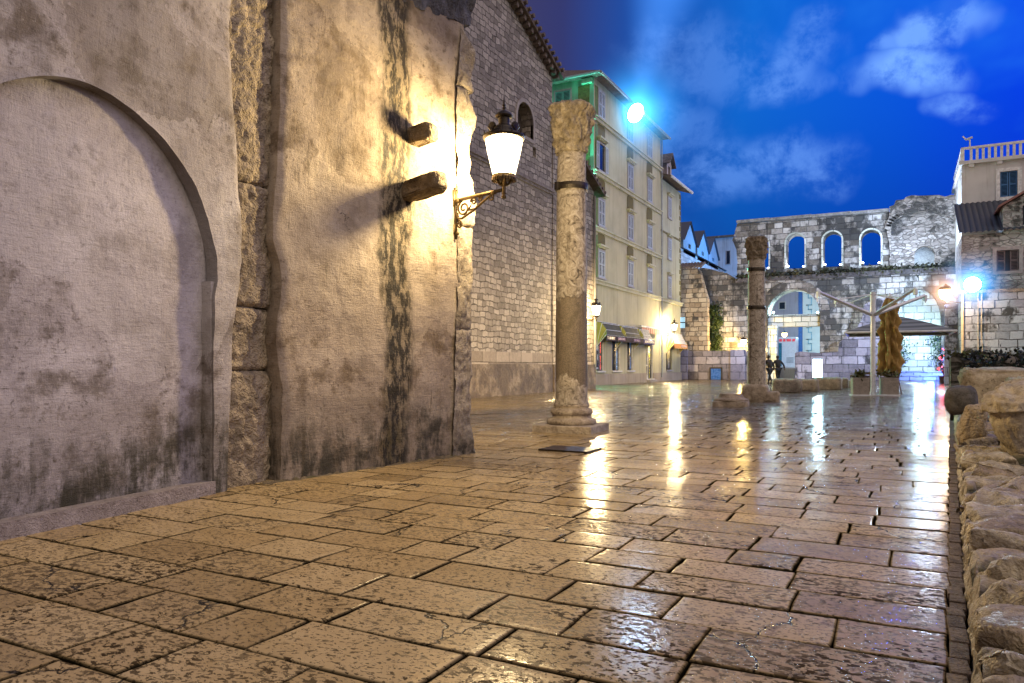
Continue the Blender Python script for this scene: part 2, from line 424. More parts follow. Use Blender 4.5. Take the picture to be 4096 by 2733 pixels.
def build_ground():
    t = NT('joint_soil'); a = t.noise(3, 5)
    m = t.fin(t.ramp(a, [(.38, (.012, .009, .006)), (.56, (.018, .015, .007)), (.68, (.025, .034, .006))]), 1.0, t.bump(t.noise(40, 4), .8, .02), spec=0.0)
    g = MB(); g.add([(-400, -60, -.035), (400, -60, -.035), (400, 600, -.035), (-400, 600, -.035)], [(0, 1, 2, 3)])
    tag(g.build('ground', m), kind='structure')
    rnd = random.Random(11)
    v = []; f = []; cols = []
    y = -2.5
    while y < 66:
        near = y < 9; mid = y < 30
        dy = rnd.uniform(.33, .43) if y < 38 else rnd.uniform(.6, .8)
        x = -8.5 if y < 8 else (-14 if y < 33 else (-24 if y < 40 else -17))
        x -= rnd.random() * .6
        xe = edge_x(y + dy / 2) - .066 if y < 20 else (edge_x(y) if y < 48 else 26)
        while x < xe:
            L = rnd.uniform(.44, .80) * (1 if y < 38 else 1.5)
            if rnd.random() < .14: L *= .55
            x2 = min(x + L, xe)
            if xe - x2 < .25: x2 = xe
            q = .0042 if near else .0062
            j = lambda s=.007: rnd.uniform(-s, s)
            a, b_, c_, d_ = (x + q + j(), y + q + j()), (x2 - q + j(), y + q + j()), (x2 - q + j(), y + dy - q + j()), (x + q + j(), y + dy - q + j())
            cx, cy = (x + x2) / 2, y + dy / 2
            # slabs lie a little uneven
            tx, ty, z0 = rnd.gauss(0, .0030), rnd.gauss(0, .0038), rnd.uniform(-.0022, .0022)
            hz = lambda p, k=0.0: z0 + (p[0] - cx) * tx + (p[1] - cy) * ty + k
            base = len(v); K = []
            quad = [a, b_, c_, d_]
            ring = []
            for i in range(4):          # two points per side keep the outline worn, not ruled
                p, r2 = quad[i], quad[(i + 1) % 4]
                ring.append(p)
                if near:
                    for w_ in (.33, .66):
                        ring.append((p[0] + (r2[0] - p[0]) * w_ + j(.006), p[1] + (r2[1] - p[1]) * w_ + j(.006)))
            n = len(ring)
            def inset(p, s):
                vx, vy = cx - p[0], cy - p[1]
                return (p[0] + math.copysign(min(s, abs(vx)), vx), p[1] + math.copysign(min(s, abs(vy)), vy))
            levels = [(0, -.04), (0, -.010), (.004, -.0035), (.012, -.0008), (.04, 0)] if near else [(0, -.035), (0, -.008), (.016, 0)]
            for s_, dz in levels:
                for p in ring:
                    pp = inset(p, s_); v.append((pp[0], pp[1], hz(pp, dz)))
            for l in range(len(levels) - 1):
                for i in range(n):
                    f.append((base + l * n + i, base + l * n + (i + 1) % n, base + (l + 1) * n + (i + 1) % n, base + (l + 1) * n + i))
            f.append(tuple(base + (len(levels) - 1) * n + i for i in range(n)))
            col = (rnd.random(), rnd.random() ** 1.3, rnd.random(), 1)
            for li in range(len(levels)): cols += [(col[0], col[1], col[2], (0.0, 0.0, .35, 1, 1)[li] if near else (0.0, .05, 1)[li])] * n
            x = x2 if x2 < xe else xe + 1
        y += dy
    me = bpy.data.meshes.new('paving'); me.from_pydata(v, [], f)
    ca = me.color_attributes.new('slab', 'FLOAT_COLOR', 'POINT')
    ca.data.foreach_set('color', [q for c in cols for q in c])
    me.update()
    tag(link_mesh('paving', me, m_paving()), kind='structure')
    # iron cover let into the paving
    cx, cy = gnd(570, 450)
    t = thing('manhole_cover', 'dark rusty square iron cover let into the paving in front of the nearer column', 'manhole cover', (cx, cy, 0))
    k = MB(); k.box((cx, cy, .006), (.62, .44, .03)); k.build('cover_plate', m_plain('rusty_iron', (.035, .02, .012), .45, .3, .4, 14, .6, 60), t, bevel=.004)
    k = MB()
    for sx in (-1, 1): k.box((cx + sx * .325, cy, .005), (.03, .50, .034))
    for sy in (-1, 1): k.box((cx, cy + sy * .235, .005), (.62, .03, .034))
    k.build('cover_frame', M_IRON, t)
build_ground()

# ------------------------------------------------------------------ old plaster wall on the left
A0 = Vector((*c2g(-3.24, 4.68), 0)); dA = Vector((*c2g(.366, .93), 0)).normalized()
B0 = Vector((*c2g(-2.2, 7.05), 0)); dB = Vector((*c2g(1.73, 2.31), 0)).normalized()
aA = math.atan2(dA.y, dA.x); aB = math.atan2(dB.y, dB.x)
def on_wall(px, py, O, d):
    """pixel -> (s along, z) on a vertical wall through O with direction d"""
    r = (px - 512) / F
    ray = Vector((r * C - S, r * S + C))
    den = ray.x * d.y - ray.y * d.x
    D = (O.x * d.y - O.y * d.x) / den
    p = ray * D
    s = (p.x - O.x) * d.x + (p.y - O.y) * d.y
    return s, H - (py - HY) / F * D
def tabz(pts, O, d):
    q = sorted((on_wall(px, py, O, d)[1], on_wall(px, py, O, d)[0]) for px, py in pts)
    return q
def build_left_wall():
    root = thing('plaster_wall', 'long old lime plaster wall with a blind arch and exposed rough stone strips', 'wall', A0, 0)
    fa = bpy.data.objects.new('arched_section', None)
    MAp = m_plaster('old_plaster_arch', tone=1.10); MArec = m_plaster('recess_plaster', tone=1.32, warm=(.97, .98, 1.04))  # recess painted paler and cooler, for the cool light on it
    MBp = m_plaster('old_plaster_stained', stain=(1.24, 1.80), warm=(1.06, .95, .74))  # warm tint paints the lantern's wider glow into this plaster
    Mst = m_rough('rough_limestone', (.12, .095, .065), (.44, .36, .25), 1.4, chisel=1.6)
    Mq = m_rough('pitted_quoin_stone', (.14, .11, .08), (.52, .45, .34), 2.2, chisel=1.8, foot=True)
    invR = Matrix.Translation(A0).inverted()
    MA = Matrix.Translation(A0) @ Matrix.Rotation(aA, 4, 'Z')
    MBm = Matrix.Translation(B0) @ Matrix.Rotation(aB, 4, 'Z')
    def put(mb, name, mat, Mx, parent=root, smooth=True):
        o = mb.build(name, mat, parent, world=False, smooth=smooth, recalc=False)
        if parent is root: o.matrix_local = invR @ Mx
        return o
    # --- section A with the blind arch; x along the wall, y into the wall
    ea = tabz([(240, -60), (240.5, 0), (241, 100), (244, 190), (247, 220), (247.5, 260), (246, 290), (240, 330), (238, 400), (236.5, 450), (235, 495)], A0, dA)
    edge = lambda z: lerp_table(ea, z) + .012 * nz(z * 6, 3.1)
    sc, a_, b_, zs = .66, 1.19, 1.27, 1.83
    s0, s1 = sc - a_, sc + a_
    topz = 7.2
    arch = []
    for i in range(15): arch.append((s1 + (.0 if zs - 1.83 * (1 - i / 14) > -9 else 0), zs * i / 14))
    arch = [(s1 - (.035 if z < zs - .01 else 0), z) for _, z in arch]
    for i in range(1, 150): t_ = PI * i / 150; arch.append((sc + a_ * math.cos(t_), zs + b_ * math.sin(t_)))
    for i in range(15): arch.append((s0, zs * (1 - i / 14)))
    arch = [(p[0] + .006 * nz(p[0] * 4, p[1] * 4), p[1]) for p in arch]
    def outer(p):
        s, z = p
        if z <= zs + 1e-6: return (edge(z), z) if s > sc else (-5.0, z)
        dx, dz = (s - sc) / a_, (z - zs) / b_
        k = 1e9
        if dz > 1e-6: k = min(k, (topz - zs) / (dz * b_))
        if dx > 1e-6: k = min(k, (edge(zs) - sc) / (dx * a_))
        if dx < -1e-6: k = min(k, (-5.0 - sc) / (dx * a_))
        ss, zz = sc + dx * a_ * k, zs + dz * b_ * k
        if dx > 0 and ss > edge(zs) - .05: ss = edge(zz)
        return ss, zz
    def bulge(s, z):
        d = fbm(s * .9, z * .9, 1.7, 4) * .035 + fbm(s * 5, z * 5, 9.2, 3) * .006
        e = edge(z) - s
        if e < .17: d += .11 * (1 - max(0, e) / .17) ** 2.2
        return d
    nA = len(arch) - 1; M = 64
    outs = [outer(p) for p in arch]
    mb = MB()
    def fA(u, v):
        i = min(nA, int(round(u * nA))); p, q = arch[i], outs[i]
        k = v ** 1.35
        s, z = p[0] + (q[0] - p[0]) * k, p[1] + (q[1] - p[1]) * k
        if z > zs and s > sc: s = min(s, edge(z))
        return Vector((s, bulge(s, z) - .012 * math.exp(-v * 40), z))
    mb.grid(nA, M, fA)
    # reveal of the arch
    mb2 = MB()
    mb2.grid(nA, 6, lambda u, v: Vector((arch[min(nA, int(round(u * nA)))][0], fA(u, 0).y + v * .125, arch[min(nA, int(round(u * nA)))][1])), flip=True)
    # turned edge towards the stone strip
    zz = lambda u: topz * u
    mb.grid(160, 6, lambda u, v: Vector((edge(zz(u)) + .012 * math.sin(v * PI), .11 + bulge(edge(zz(u)) - .2, zz(u)) + v * .125, zz(u))), flip=True)
    put(mb, 'plaster_face', MAp, MA)
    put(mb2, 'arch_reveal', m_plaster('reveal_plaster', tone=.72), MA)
    mb = MB(); mb.grid(130, 130, lambda u, v: Vector((s0 - .1 + u * (s1 - s0 + .2), .105 + fbm(u * 3, v * 4, 5.5, 4) * .02, v * 3.3)))
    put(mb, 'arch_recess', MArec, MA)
    # impost step in the jamb
    mb = MB(); mb.box((s1 - .022, .062, .915), (.045, .10, 1.83)); put(mb, 'jamb', m_plaster('jamb_plaster', tone=1.15), MA, smooth=False)
    mb = MB(); mb.box((sc - .02, .085, .045), (2 * a_ - .03, .235, .13)); o = put(mb, 'threshold', m_rough('tooled_threshold_stone', (.17, .14, .13), (.34, .30, .29), 2.2), MA, smooth=False)
    # --- rough stone pilaster in the gap
    def strip(za, zb, off, seed, name):
        k = MB(); w0, w1 = 2.04, 2.86
        def fn(u, v):
            z = za + (zb - za) * v; s = w0 + (w1 - w0) * u
            r = .055 * math.sin(PI * min(1, max(0, (u - .1) / .7))) ** .6 if .1 < u < .8 else 0
            y = .075 + off - r - fbm(s * 2.2 + seed, z * 2.2, seed, 4) * .03 - fbm(s * 15, z * 10, seed + 4, 4) * .028
            e = min(v, 1 - v) * (zb - za)
            y += .05 * max(0, 1 - e / .05) ** 2
            return Vector((s, y, z))
        k.grid(44, max(8, int((zb - za) / .018)), fn)
        put(k, name, Mst, MA)
    zj = [on_wall(262, q, A0, dA)[1] for q in (185, 307, 371)]
    strip(zj[0], 5.6, .0, 1.0, 'stone_pilaster'); strip(zj[1], zj[0], .02, 5.0, 'stone_pilaster')
    strip(zj[2], zj[1], .045, 8.0, 'stone_pilaster'); strip(-.05, zj[2], .03, 12.0, 'stone_pilaster'); strip(5.6, 7.2, .01, 15.0, 'stone_pilaster')
    # --- section B
    eb = tabz([(284, -50), (283, 0), (283, 60), (281, 130), (277, 200), (274, 240), (282, 262), (284, 285), (280, 312), (277, 340), (283, 390), (284, 430), (281, 486)], B0, dB)
    le = lambda z: lerp_table(eb, z) + .014 * nz(z * 5, 7.7)
    qt = tabz([(462, -40), (463, 28), (458, 100), (459, 200), (458.7, 300), (456.5, 380), (454.7, 453)], B0, dB)
    qe = lambda z: lerp_table(qt, z) + .01 * nz(z * 7, 2.2)
    topB = on_wall(430, -60, B0, dB)[1] + .6
    def bB(s, z):
        d = fbm(s * .8 + 4, z * .8, 3.3, 4) * .04 + fbm(s * 5 + 3, z * 5, 6.2, 3) * .007
        e = s - le(z)
        if e < .10: d += .03 * (1 - max(0, e) / .10) ** 2
        return d
    mb = MB()
    fB = lambda u, v: (lambda z: (lambda s: Vector((s, bB(s, z), z)))(le(z) + (qe(z) + .02 - le(z)) * u))(topB * v)
    mb.grid(120, 230, fB)
    mb.grid(6, 230, lambda u, v: Vector((le(topB * v) - .01 * math.sin(PI * u) + .0, bB(le(topB * v), topB * v) + u * .28, topB * v)), flip=True)
    put(mb, 'plaster_face', MBp, MBm)
    # quoin stones up the broken end of the wall
    pr = [(462.8, 28.7), (468.5, 40), (477, 51.7), (476.4, 69), (472.8, 80), (468.5, 92), (477, 94.7), (478.6, 119), (473.5, 138), (472, 151), (472, 176.5), (476.4, 182), (478.6, 208), (477, 224), (474, 241), (475, 273), (474.6, 305), (473, 337), (474.6, 368), (472, 400), (473.8, 424), (476.7, 453), (477, 456)]
    rt = tabz(pr, B0, dB)
    re_ = lambda z: lerp_table(rt, z)
    zq = [-.05] + [on_wall(472, q, B0, dB)[1] for q in (330, 228, 92, 29)]
    for i in range(4):
        za, zb = zq[i], zq[i + 1]
        k = MB()
        def fn(u, v, za=za, zb=zb, i=i):
            z = za + (zb - za) * v
            l, r = qe(z) - .05, re_(z)
            if u < .45: s, y = l + (r - l) * (u / .45), 0.0; ny = 1; nx = 0
            else:
                q = (u - .45) / .55; s, y = r, q * .9; ny = 0; nx = 1
            cr = math.exp(-((u - .45) / .07) ** 2)
            s -= cr * .03; y += cr * .025
            w = fbm(s * 4 + i * 3, z * 4, y * 4 + i, 4) * .03 + fbm(s * 15, z * 15, y * 15, 3) * .013
            e = min(v, 1 - v) * (zb - za); w -= .03 * max(0, 1 - e / .04) ** 2
            return Vector((s + w * nx, -.018 + y - w * ny, z))
        k.grid(46, max(20, int((zb - za) / .022)), fn)
        put(k, 'quoin', Mq, MBm)
    # ragged dark cornice at the top right
    k = MB(); p0 = on_wall(360, -12, B0, dB); p1 = on_wall(464, 22, B0, dB)
    def fc(u, v):
        s = p0[0] + (p1[0] + .12 - p0[0]) * u; zb_ = p0[1] + (p1[1] - p0[1]) * u
        z = zb_ + (topB + .4 - zb_) * v + .05 * nz(s * 5, 1.1)
        return Vector((s, -.10 * math.sin(min(1, v * 4) * PI / 2) + fbm(s * 5, z * 5, 2, 4) * .05, z))
    k.grid(60, 40, fc)
    k.grid(60, 3, lambda u, v: Vector((fc(u, 0).x, fc(u, 0).y + v * .3, fc(u, 0).z)), flip=True)
    put(k, 'cornice', m_rough('blackened_cornice', (.03, .03, .035), (.17, .17, .19), 1.2), MBm)
    # putlog stones sticking out
    for (px, py, d, ln, tilt, seed) in ((415, 137, (.20, .42, .19), .16, .05, 3), (409, 191, (.21, .66, .20), .30, .14, 9)):
        s, z = on_wall(px, py, B0, dB)
        me = rock_mesh(d, seed, .055, .38, 4, 1.3, .018)
        o = link_mesh('putlog_stone', me, m_rough('putlog_stone_%d' % seed, (.10, .072, .04), (.28, .21, .125), 1.6), root)
        o.matrix_local = invR @ MBm @ Matrix.Translation((s, -ln * .55, z)) @ Matrix.Rotation(-tilt, 4, 'X')
        o['label'] = 'short square stone stub beside the lamp' if seed == 3 else 'longer tilted stone stub beside the lamp'
    # body behind the faces
    k = MB(); k.span((-5.0, .5, -.05), (2.9, 2.6, 7.1)); o = k.build('wall_core', Mst, root, world=False); o.matrix_local = invR @ MA
    k = MB(); k.span((-.3, .3, -.05), (2.70, 2.4, topB)); o = k.build('wall_core', Mst, root, world=False); o.matrix_local = invR @ MBm
    # broken mortar line along the foot
    k = MB(); k.grid(150, 5, lambda u, v: Vector((-.2 + u * 3.05, -.10 * (1 - v) ** 1.3 * (.5 + .9 * abs(nz(u * 22, 5))) + .01, -.01 + .05 * v * (.5 + abs(nz(u * 30, 8))))))
    put(k, 'wall_foot', m_rough('mossy_wall_foot', (.04, .032, .018), (.17, .13, .075), 2, moss=.5), MBm)
build_left_wall()

# ------------------------------------------------------------------ wrought wall lanterns
def build_lantern():
    t = thing('wall_lantern', '-', 'lantern')
    b = MB()
    b.tube([(.03, 0, -.05), (.30, 0, -.035), (.72, 0, -.02)], .021, 10)
    b.tube([(.02, 0, -.06), (.06, 0, -.05)], .030, 10); b.tube([(.56, 0, -.03), (.62, 0, -.028)], .028, 10)
    b.tube([(.02, 0, -.20), (.035, 0, -.27), (.10, 0, -.275), (.28, 0, -.20), (.46, 0, -.10), (.58, 0, -.035)], .016, 8)
    b.tube([(.0, 0, .06), (.0, 0, -.52)], .015, 8); b.box((-.012, 0, -.02), (.02, .07, .20)); b.box((-.012, 0, -.40), (.02, .05, .12))
    b.tube([(-.01, 0, .04), (-.035, 0, .075), (-.01, 0, .11), (.012, 0, .08)], .012, 6)
    b.sphere((.03, 0, -.45), .022, 8)
    def spiral(cx, cz, r0, turns, a0, sgn=1, w=.011):
        n = int(18 * turns)
        b.tube([(cx + r0 * (1 - .8 * i / n) * math.cos(a0 + sgn * 2 * PI * turns * i / n), 0, cz + r0 * (1 - .8 * i / n) * math.sin(a0 + sgn * 2 * PI * turns * i / n)) for i in range(n + 1)], w, 6)
    spiral(.125, -.155, .095, 1.6, PI * .6, 1, .013); spiral(.28, -.095, .048, 1.4, PI, -1); spiral(.39, -.075, .035, 1.4, PI * .1, 1)
    spiral(.55, -.085, .042, 1.3, PI * .5, -1); spiral(.055, -.345, .048, 1.5, PI * .6, -1)
    b.tube([(.19, 0, -.19), (.23, 0, -.15), (.25, 0, -.12)], [.014, .011, .004], 6); b.tube([(.19, 0, -.19), (.25, 0, -.185), (.28, 0, -.17)], [.014, .01, .004], 6)
    b.build('bracket', M_BRASSY, t, world=False, smooth=True)
    X = .74
    b = MB()
    b.lathe([(.001, -.125), (.028, -.12), (.034, -.10), (.022, -.085), (.022, -.07), (.030, -.062), (.022, -.05), (.022, .02), (.034, .03), (.026, .045), (.001, .05)], 14, (X, 0, 0))
    for i in range(4):
        a = PI / 4 + i * PI / 2; c_, s_ = math.cos(a), math.sin(a)
        b.tube([(X + .02 * c_, .02 * s_, .03), (X + .055 * c_, .055 * s_, .05), (X + .085 * c_, .085 * s_, .09), (X + .10 * c_, .10 * s_, .12)], [.018, .016, .015, .013], 6)
    b.lathe([(.08, .18), (.135, .18), (.142, .195), (.136, .232), (.128, .24), (.08, .24)], 28, (X, 0, -.085))
    for i in range(28):
        a = 2 * PI * i / 28; b.box((X + .139 * math.cos(a), .139 * math.sin(a), .093), (.014, .014, .03), a)
    b.build('lamp_base', M_BRASSY, t, world=False)
    b = MB(); b.lathe([(.13, .236), (.16, .36), (.194, .50), (.222, .655)], 32, (X, 0, -.085)); b.build('glass_globe', M_LAMPGLASS, t, world=False, smooth=True)
    b = MB()
    b.lathe([(.222, .638), (.236, .645), (.246, .67), (.236, .692), (.20, .705), (.168, .715), (.155, .74), (.14, .752), (.128, .78), (.098, .80), (.07, .812), (.062, .83), (.064, .895), (.098, .905), (.104, .92), (.082, .95), (.045, .972), (.022, .985), (.017, 1.0), (.024, 1.012), (.014, 1.028), (.022, 1.045), (.012, 1.06), (.010, 1.085), (.001, 1.16)], 32, (X, 0, -.085))
    for i in range(4):
        a = i * PI / 2 + PI * .95; c_, s_ = math.cos(a), math.sin(a)
        for j in range(7):
            q = (j - 3) / 3 * 1.25; rr = .052
            p = Vector((X + .19 * c_ - s_ * math.sin(q) * rr, .19 * s_ + c_ * math.sin(q) * rr, .66 + math.cos(q) * rr))
            b.tube([(X + .20 * c_, .20 * s_, .615), tuple(p)], [.009, .016], 6); b.sphere(p, .016, 6)
    for i in range(12):
        a = 2 * PI * i / 12; b.tube([(X + .24 * math.cos(a), .24 * math.sin(a), .595), (X + .25 * math.cos(a), .25 * math.sin(a), .64)], [.010, .003], 5)
    b.build('lamp_cap', M_IRON, t, world=False)
    light('lamp_bulb', 'POINT', (X, 0, .355), (1, .74, .37), 1400, .15, t)
    return t
LAN = build_lantern()
def wall_point(px, py, O, d, ang):
    s, z = on_wall(px, py, O, d); p = O + d * s; return Vector((p.x, p.y, z))
p = wall_point(454, 202, B0, dB, aB)
nB = Vector((dB.y, -dB.x, 0))
LAN.location = p + nB * .03 + Vector((0, 0, .06)); LAN.rotation_euler = (0, 0, math.atan2(nB.y, nB.x)); LAN['label'] = 'large lit lantern on a scrolled iron bracket on the plaster wall'
LAN['group'] = 'lit wall lanterns'
pb = B0 + dB * 3.3 + Vector((-dB.y, dB.x, 0)) * 1.7
light('alley_fill', 'SPOT', (pb.x, pb.y, 3.6), (1, .74, .37), 26000, .15, None, (-13.2, 24.0, 1.2), R(40), 1.0)  # unseen spot added to warm the church foot, has no fitting
KEY = Vector(LAN.location) + nB * .74 + Vector((0, 0, .44))

# ------------------------------------------------------------------ church with its bare side gable
M_CH = m_masonry('church_masonry', .40, .215, [(.22, (.15, .128, .108)), (.5, (.265, .232, .20)), (.8, (.38, .335, .285))], (.075, .062, .05), .02, .15, black=0, bscale=1.3, bump=1.0, wscale=1.9, bdist=.11)
M_CHBIG = m_masonry('church_foot_blocks', 1.0, .62, [(.3, (.16, .13, .105)), (.7, (.34, .29, .24))], (.05, .04, .03), .015, .03, bump=.8)
M_TILES = m_rough('weathered_roof_tile', (.06, .045, .04), (.20, .155, .13), .8)
def roof_slab(b, p, q, x0, x1, th=.16):
    """sloping slab between (y,z) points p and q, x0..x1"""
    b.add([(x0, p[0], p[1]), (x1, p[0], p[1]), (x1, q[0], q[1]), (x0, q[0], q[1]), (x0, p[0], p[1] + th), (x1, p[0], p[1] + th), (x1, q[0], q[1] + th), (x0, q[0], q[1] + th)],
          [(0, 1, 2, 3), (4, 7, 6, 5), (0, 4, 5, 1), (1, 5, 6, 2), (2, 6, 7, 3), (3, 7, 4, 0)])
def build_church():
    X = -13.2
    t = thing('church', 'tall bare stone church wall with a sloping gable roof edge', 'church', (X, 24, 0))
    ny, rk = 28.45, -.40
    zr = lambda y: 13.42 + (y - ny) * rk
    y0 = 13.0
    n1 = on_x(517, 125, X); n2 = on_x(533, 130, X)
    niche = arch_loop(n1[0], n2[0], 10.15, 11.45, 10)
    vent_c = on_x(534.5, 152, X)
    vent = [(vent_c[0] - .14, vent_c[1] - .2), (vent_c[0] + .14, vent_c[1] - .2), (vent_c[0] + .14, vent_c[1] + .2), (vent_c[0] - .14, vent_c[1] + .2)]
    b = MB(); b.plate([[(y0, 1.15), (ny, 1.15), (ny, zr(ny)), (17.8, zr(17.8)), (y0, zr(17.8) - 2)], niche, vent], X, X - .9, 'x'); b.span((X - 14, y0, 0), (X - .85, ny - .02, 12.9))
    b.build('nave_wall', M_CH, t)
    b = MB(); b.span((X - .75, n1[0] - .2, 10.0), (X - .5, n2[0] + .2, 11.6)); b.span((X - .8, vent[0][0] - .1, vent[0][1] - .1), (X - .5, vent[1][0] + .1, vent[2][1] + .1))
    b.build('niche_back', m_rough('dark_niche', (.02, .016, .014), (.13, .105, .09), 1.0), t)  # niche and vent backs coloured dark
    b = MB(); a = arch_loop(n1[0] - .14, n2[0] + .14, 10.02, 11.6, 10); b.plate([a, niche], X + .035, X - .1, 'x'); b.build('niche_frame', m_plain('niche_plaster', (.26, .23, .21), .9, 0, .2, 3), t)
    b = MB(); roof_slab(b, (17.8, zr(17.8) + .02), (ny + .42, zr(ny + .42) + .02), X - 14, X + .38); b.build('nave_roof', M_TILES, t)
    b = MB()           # tile ends and stone brackets along the verge
    y = 18.0
    while y < ny + .3:
        b.tube([(X - .2, y, zr(y) + .20), (X + .50, y, zr(y) + .20)], .085, 7)
        b.box((X + .12, y, zr(y) - .09), (.30, .16, .18), 0, 0, math.atan(rk)); y += .31
    b.build('verge_tiles', M_TILES, t)
    b = MB(); b.plate([[(ny, 1.15), (33.12, 1.15), (33.12, 9.45), (ny, 11.25)]], X + .04, X - 6, 'x'); b.build('aisle_wall', M_CH, t)
    b = MB(); roof_slab(b, (ny, 11.27), (33.6, 9.25), X - 6, X + .45, .14)
    for i in range(16):
        y = ny + .1 + i * .33; b.tube([(X - .1, y, 11.42 - (y - ny) * .392), (X + .5, y, 11.42 - (y - ny) * .392)], .07, 6)
    b.build('aisle_roof', M_TILES, t)
    b = MB(); b.span((X - .3, y0, 8.42), (X + .13, ny + .03, 8.56)); b.span((X - .3, y0, 8.32), (X + .07, ny + .02, 8.42)); b.build('string_course', m_rough('string_course_stone', (.11, .09, .085), (.26, .23, .22), 1.2), t)
    b = MB(); b.span((X - 14, y0 - .05, -.05), (X + .06, ny, 1.08)); b.span((X - 6, ny, -.05), (X + .10, 33.2, 1.06)); b.span((X - 14, y0 - .05, 1.08), (X + .03, ny, 1.17)); b.span((X - 6, ny, 1.06), (X + .07, 33.16, 1.17))
    tt = NT('patched_plinth'); n_ = tt.noise(1.3, 8, .7, dist=.1); n2_ = tt.noise(9, 5)
    c_ = tt.ramp(n_, [(.36, (.06, .04, .024)), (.52, (.11, .078, .048)), (.60, (.20, .155, .105)), (.75, (.30, .24, .17))])
    b.build('plinth', tt.fin(tt.mix(tt.rng(n2_, .5, .7, 0, .5), c_, (.02, .014, .008)), .7, tt.bump(tt.math('ADD', n_, tt.math('MULTIPLY', n2_, .4)), .9, .05)), t)
    b = MB(); b.span((X - .2, y0, 1.17), (X + .025, ny - .01, 1.62)); b.build('foot_course', M_CHBIG, t)
    b = MB(); b.tube([(X + .12, 33.0, 9.2), (X + .12, 33.0, 1.2)], .06, 8); b.build('drainpipe', m_plain('grey_pipe', (.14, .13, .12), .6), t)
build_church()
l2 = on_x(588.5, 319, -13.1)
far_bulb = bpy.data.lights['lamp_bulb'].copy(); far_bulb.name = 'far_lamp_bulb'; far_bulb.energy = 3600
def far_lantern(loc, label):
    r = dup(LAN, loc, 0.0, label, 'lit wall lanterns')
    for ch in r.children:
        if ch.type == 'LIGHT': ch.data = far_bulb
far_lantern((-13.08, 31.3, l2[1] - .05), 'distant lit lantern just right of the nearer column on the church corner')

# ------------------------------------------------------------------ ancient columns
def m_column(name, z1, z2, lo=(.19, .15, .105)):
    """veined breccia above, smooth grey granite repair from z1 to z2, pale broken patches low down"""
    t = NT(name); o = t.co(); x, y, z = t.sep(o)
    n = t.noise(2.6, 6, .65, dist=.8); f = t.noise(7.5, 8, .74, dist=1.6); g = t.noise(60, 3, .6)
    up = t.ramp(f, [(.36, (.06, .048, .035)), (.45, (.25, .21, .16)), (.56, (.39, .34, .275)), (.66, (.52, .47, .41))])
    low = t.mix(t.rng(g, .4, .62), tuple(q * .62 for q in lo), lo)
    low = t.mix(t.rng(n, .52, .66, 0, .5), low, (.06, .05, .025))
    zz = t.math('ADD', z, t.math('MULTIPLY', t.math('SUBTRACT', n, .5), .8))
    mid = t.math('MULTIPLY', t.rng(zz, z2 + .02, z2 - .02), t.rng(zz, z1, z1 + .03))
    c = t.mix(mid, up, low)
    st = t.noise(1.0, 5, .7, t.mapping(o, (7, 7, .5)))
    c = t.mix(t.rng(st, .54, .7, 0, .7), c, (.055, .038, .02))
    # pale chipped patch
    pp = t.vmath('LENGTH', t.vmath('SUBTRACT', t.vmath('ADD', o, t.vmath('SCALE', t.vmath('SUBTRACT', t.noise(7, 4, .6, col=True), (.5, .5, .5)), .35)), (-.02, -.30, .66)), (0, 0, 0), 1)
    c = t.mix(t.rng(pp, .30, .27), c, up)
    h = t.math('MULTIPLY', f, t.math('SUBTRACT', 1.0, t.math('MULTIPLY', mid, .8)))
    return t.fin(c, .7, t.bump(t.math('ADD', h, t.math('MULTIPLY', g, .12)), 1.0, .035), spec=.4)
def acanthus(b, z0, h, r0, r1, seed, n=112, m=56):
    """bell with two tiers of worn leaves and broken corner volutes"""
    prof = [(i / m, z0 + h * i / m) for i in range(m + 1)]
    def fn(r, z, a):
        u = (z - z0) / h
        base = r0 + (r1 - r0) * (u ** 1.8)
        l1 = max(0, math.cos(a * 8)) ** .6 * math.exp(-((u - .30) / .15) ** 2) * .20
        l2 = max(0, math.cos(a * 8 + PI)) ** .6 * math.exp(-((u - .60) / .16) ** 2) * .24
        vo = max(0, math.cos((a - PI / 4) * 4)) ** 2 * math.exp(-((u - .88) / .14) ** 2) * .20
        rib = .018 * math.cos(a * 40) * (1 if u > .12 else 0)
        er = fbm(math.cos(a) * 1.6 + seed, math.sin(a) * 1.6, u * 3, 4) * .16 + fbm(math.cos(a) * 6 + seed, math.sin(a) * 6, u * 7, 4) * .15
        top = -.35 * max(0, u - .93) / .07 if u > .93 else 0
        return base * (1 + l1 + l2 + vo + rib + er + top * .6)
    b.lathe([(1, z) for _, z in prof], n, (0, 0, 0), 0, fn)
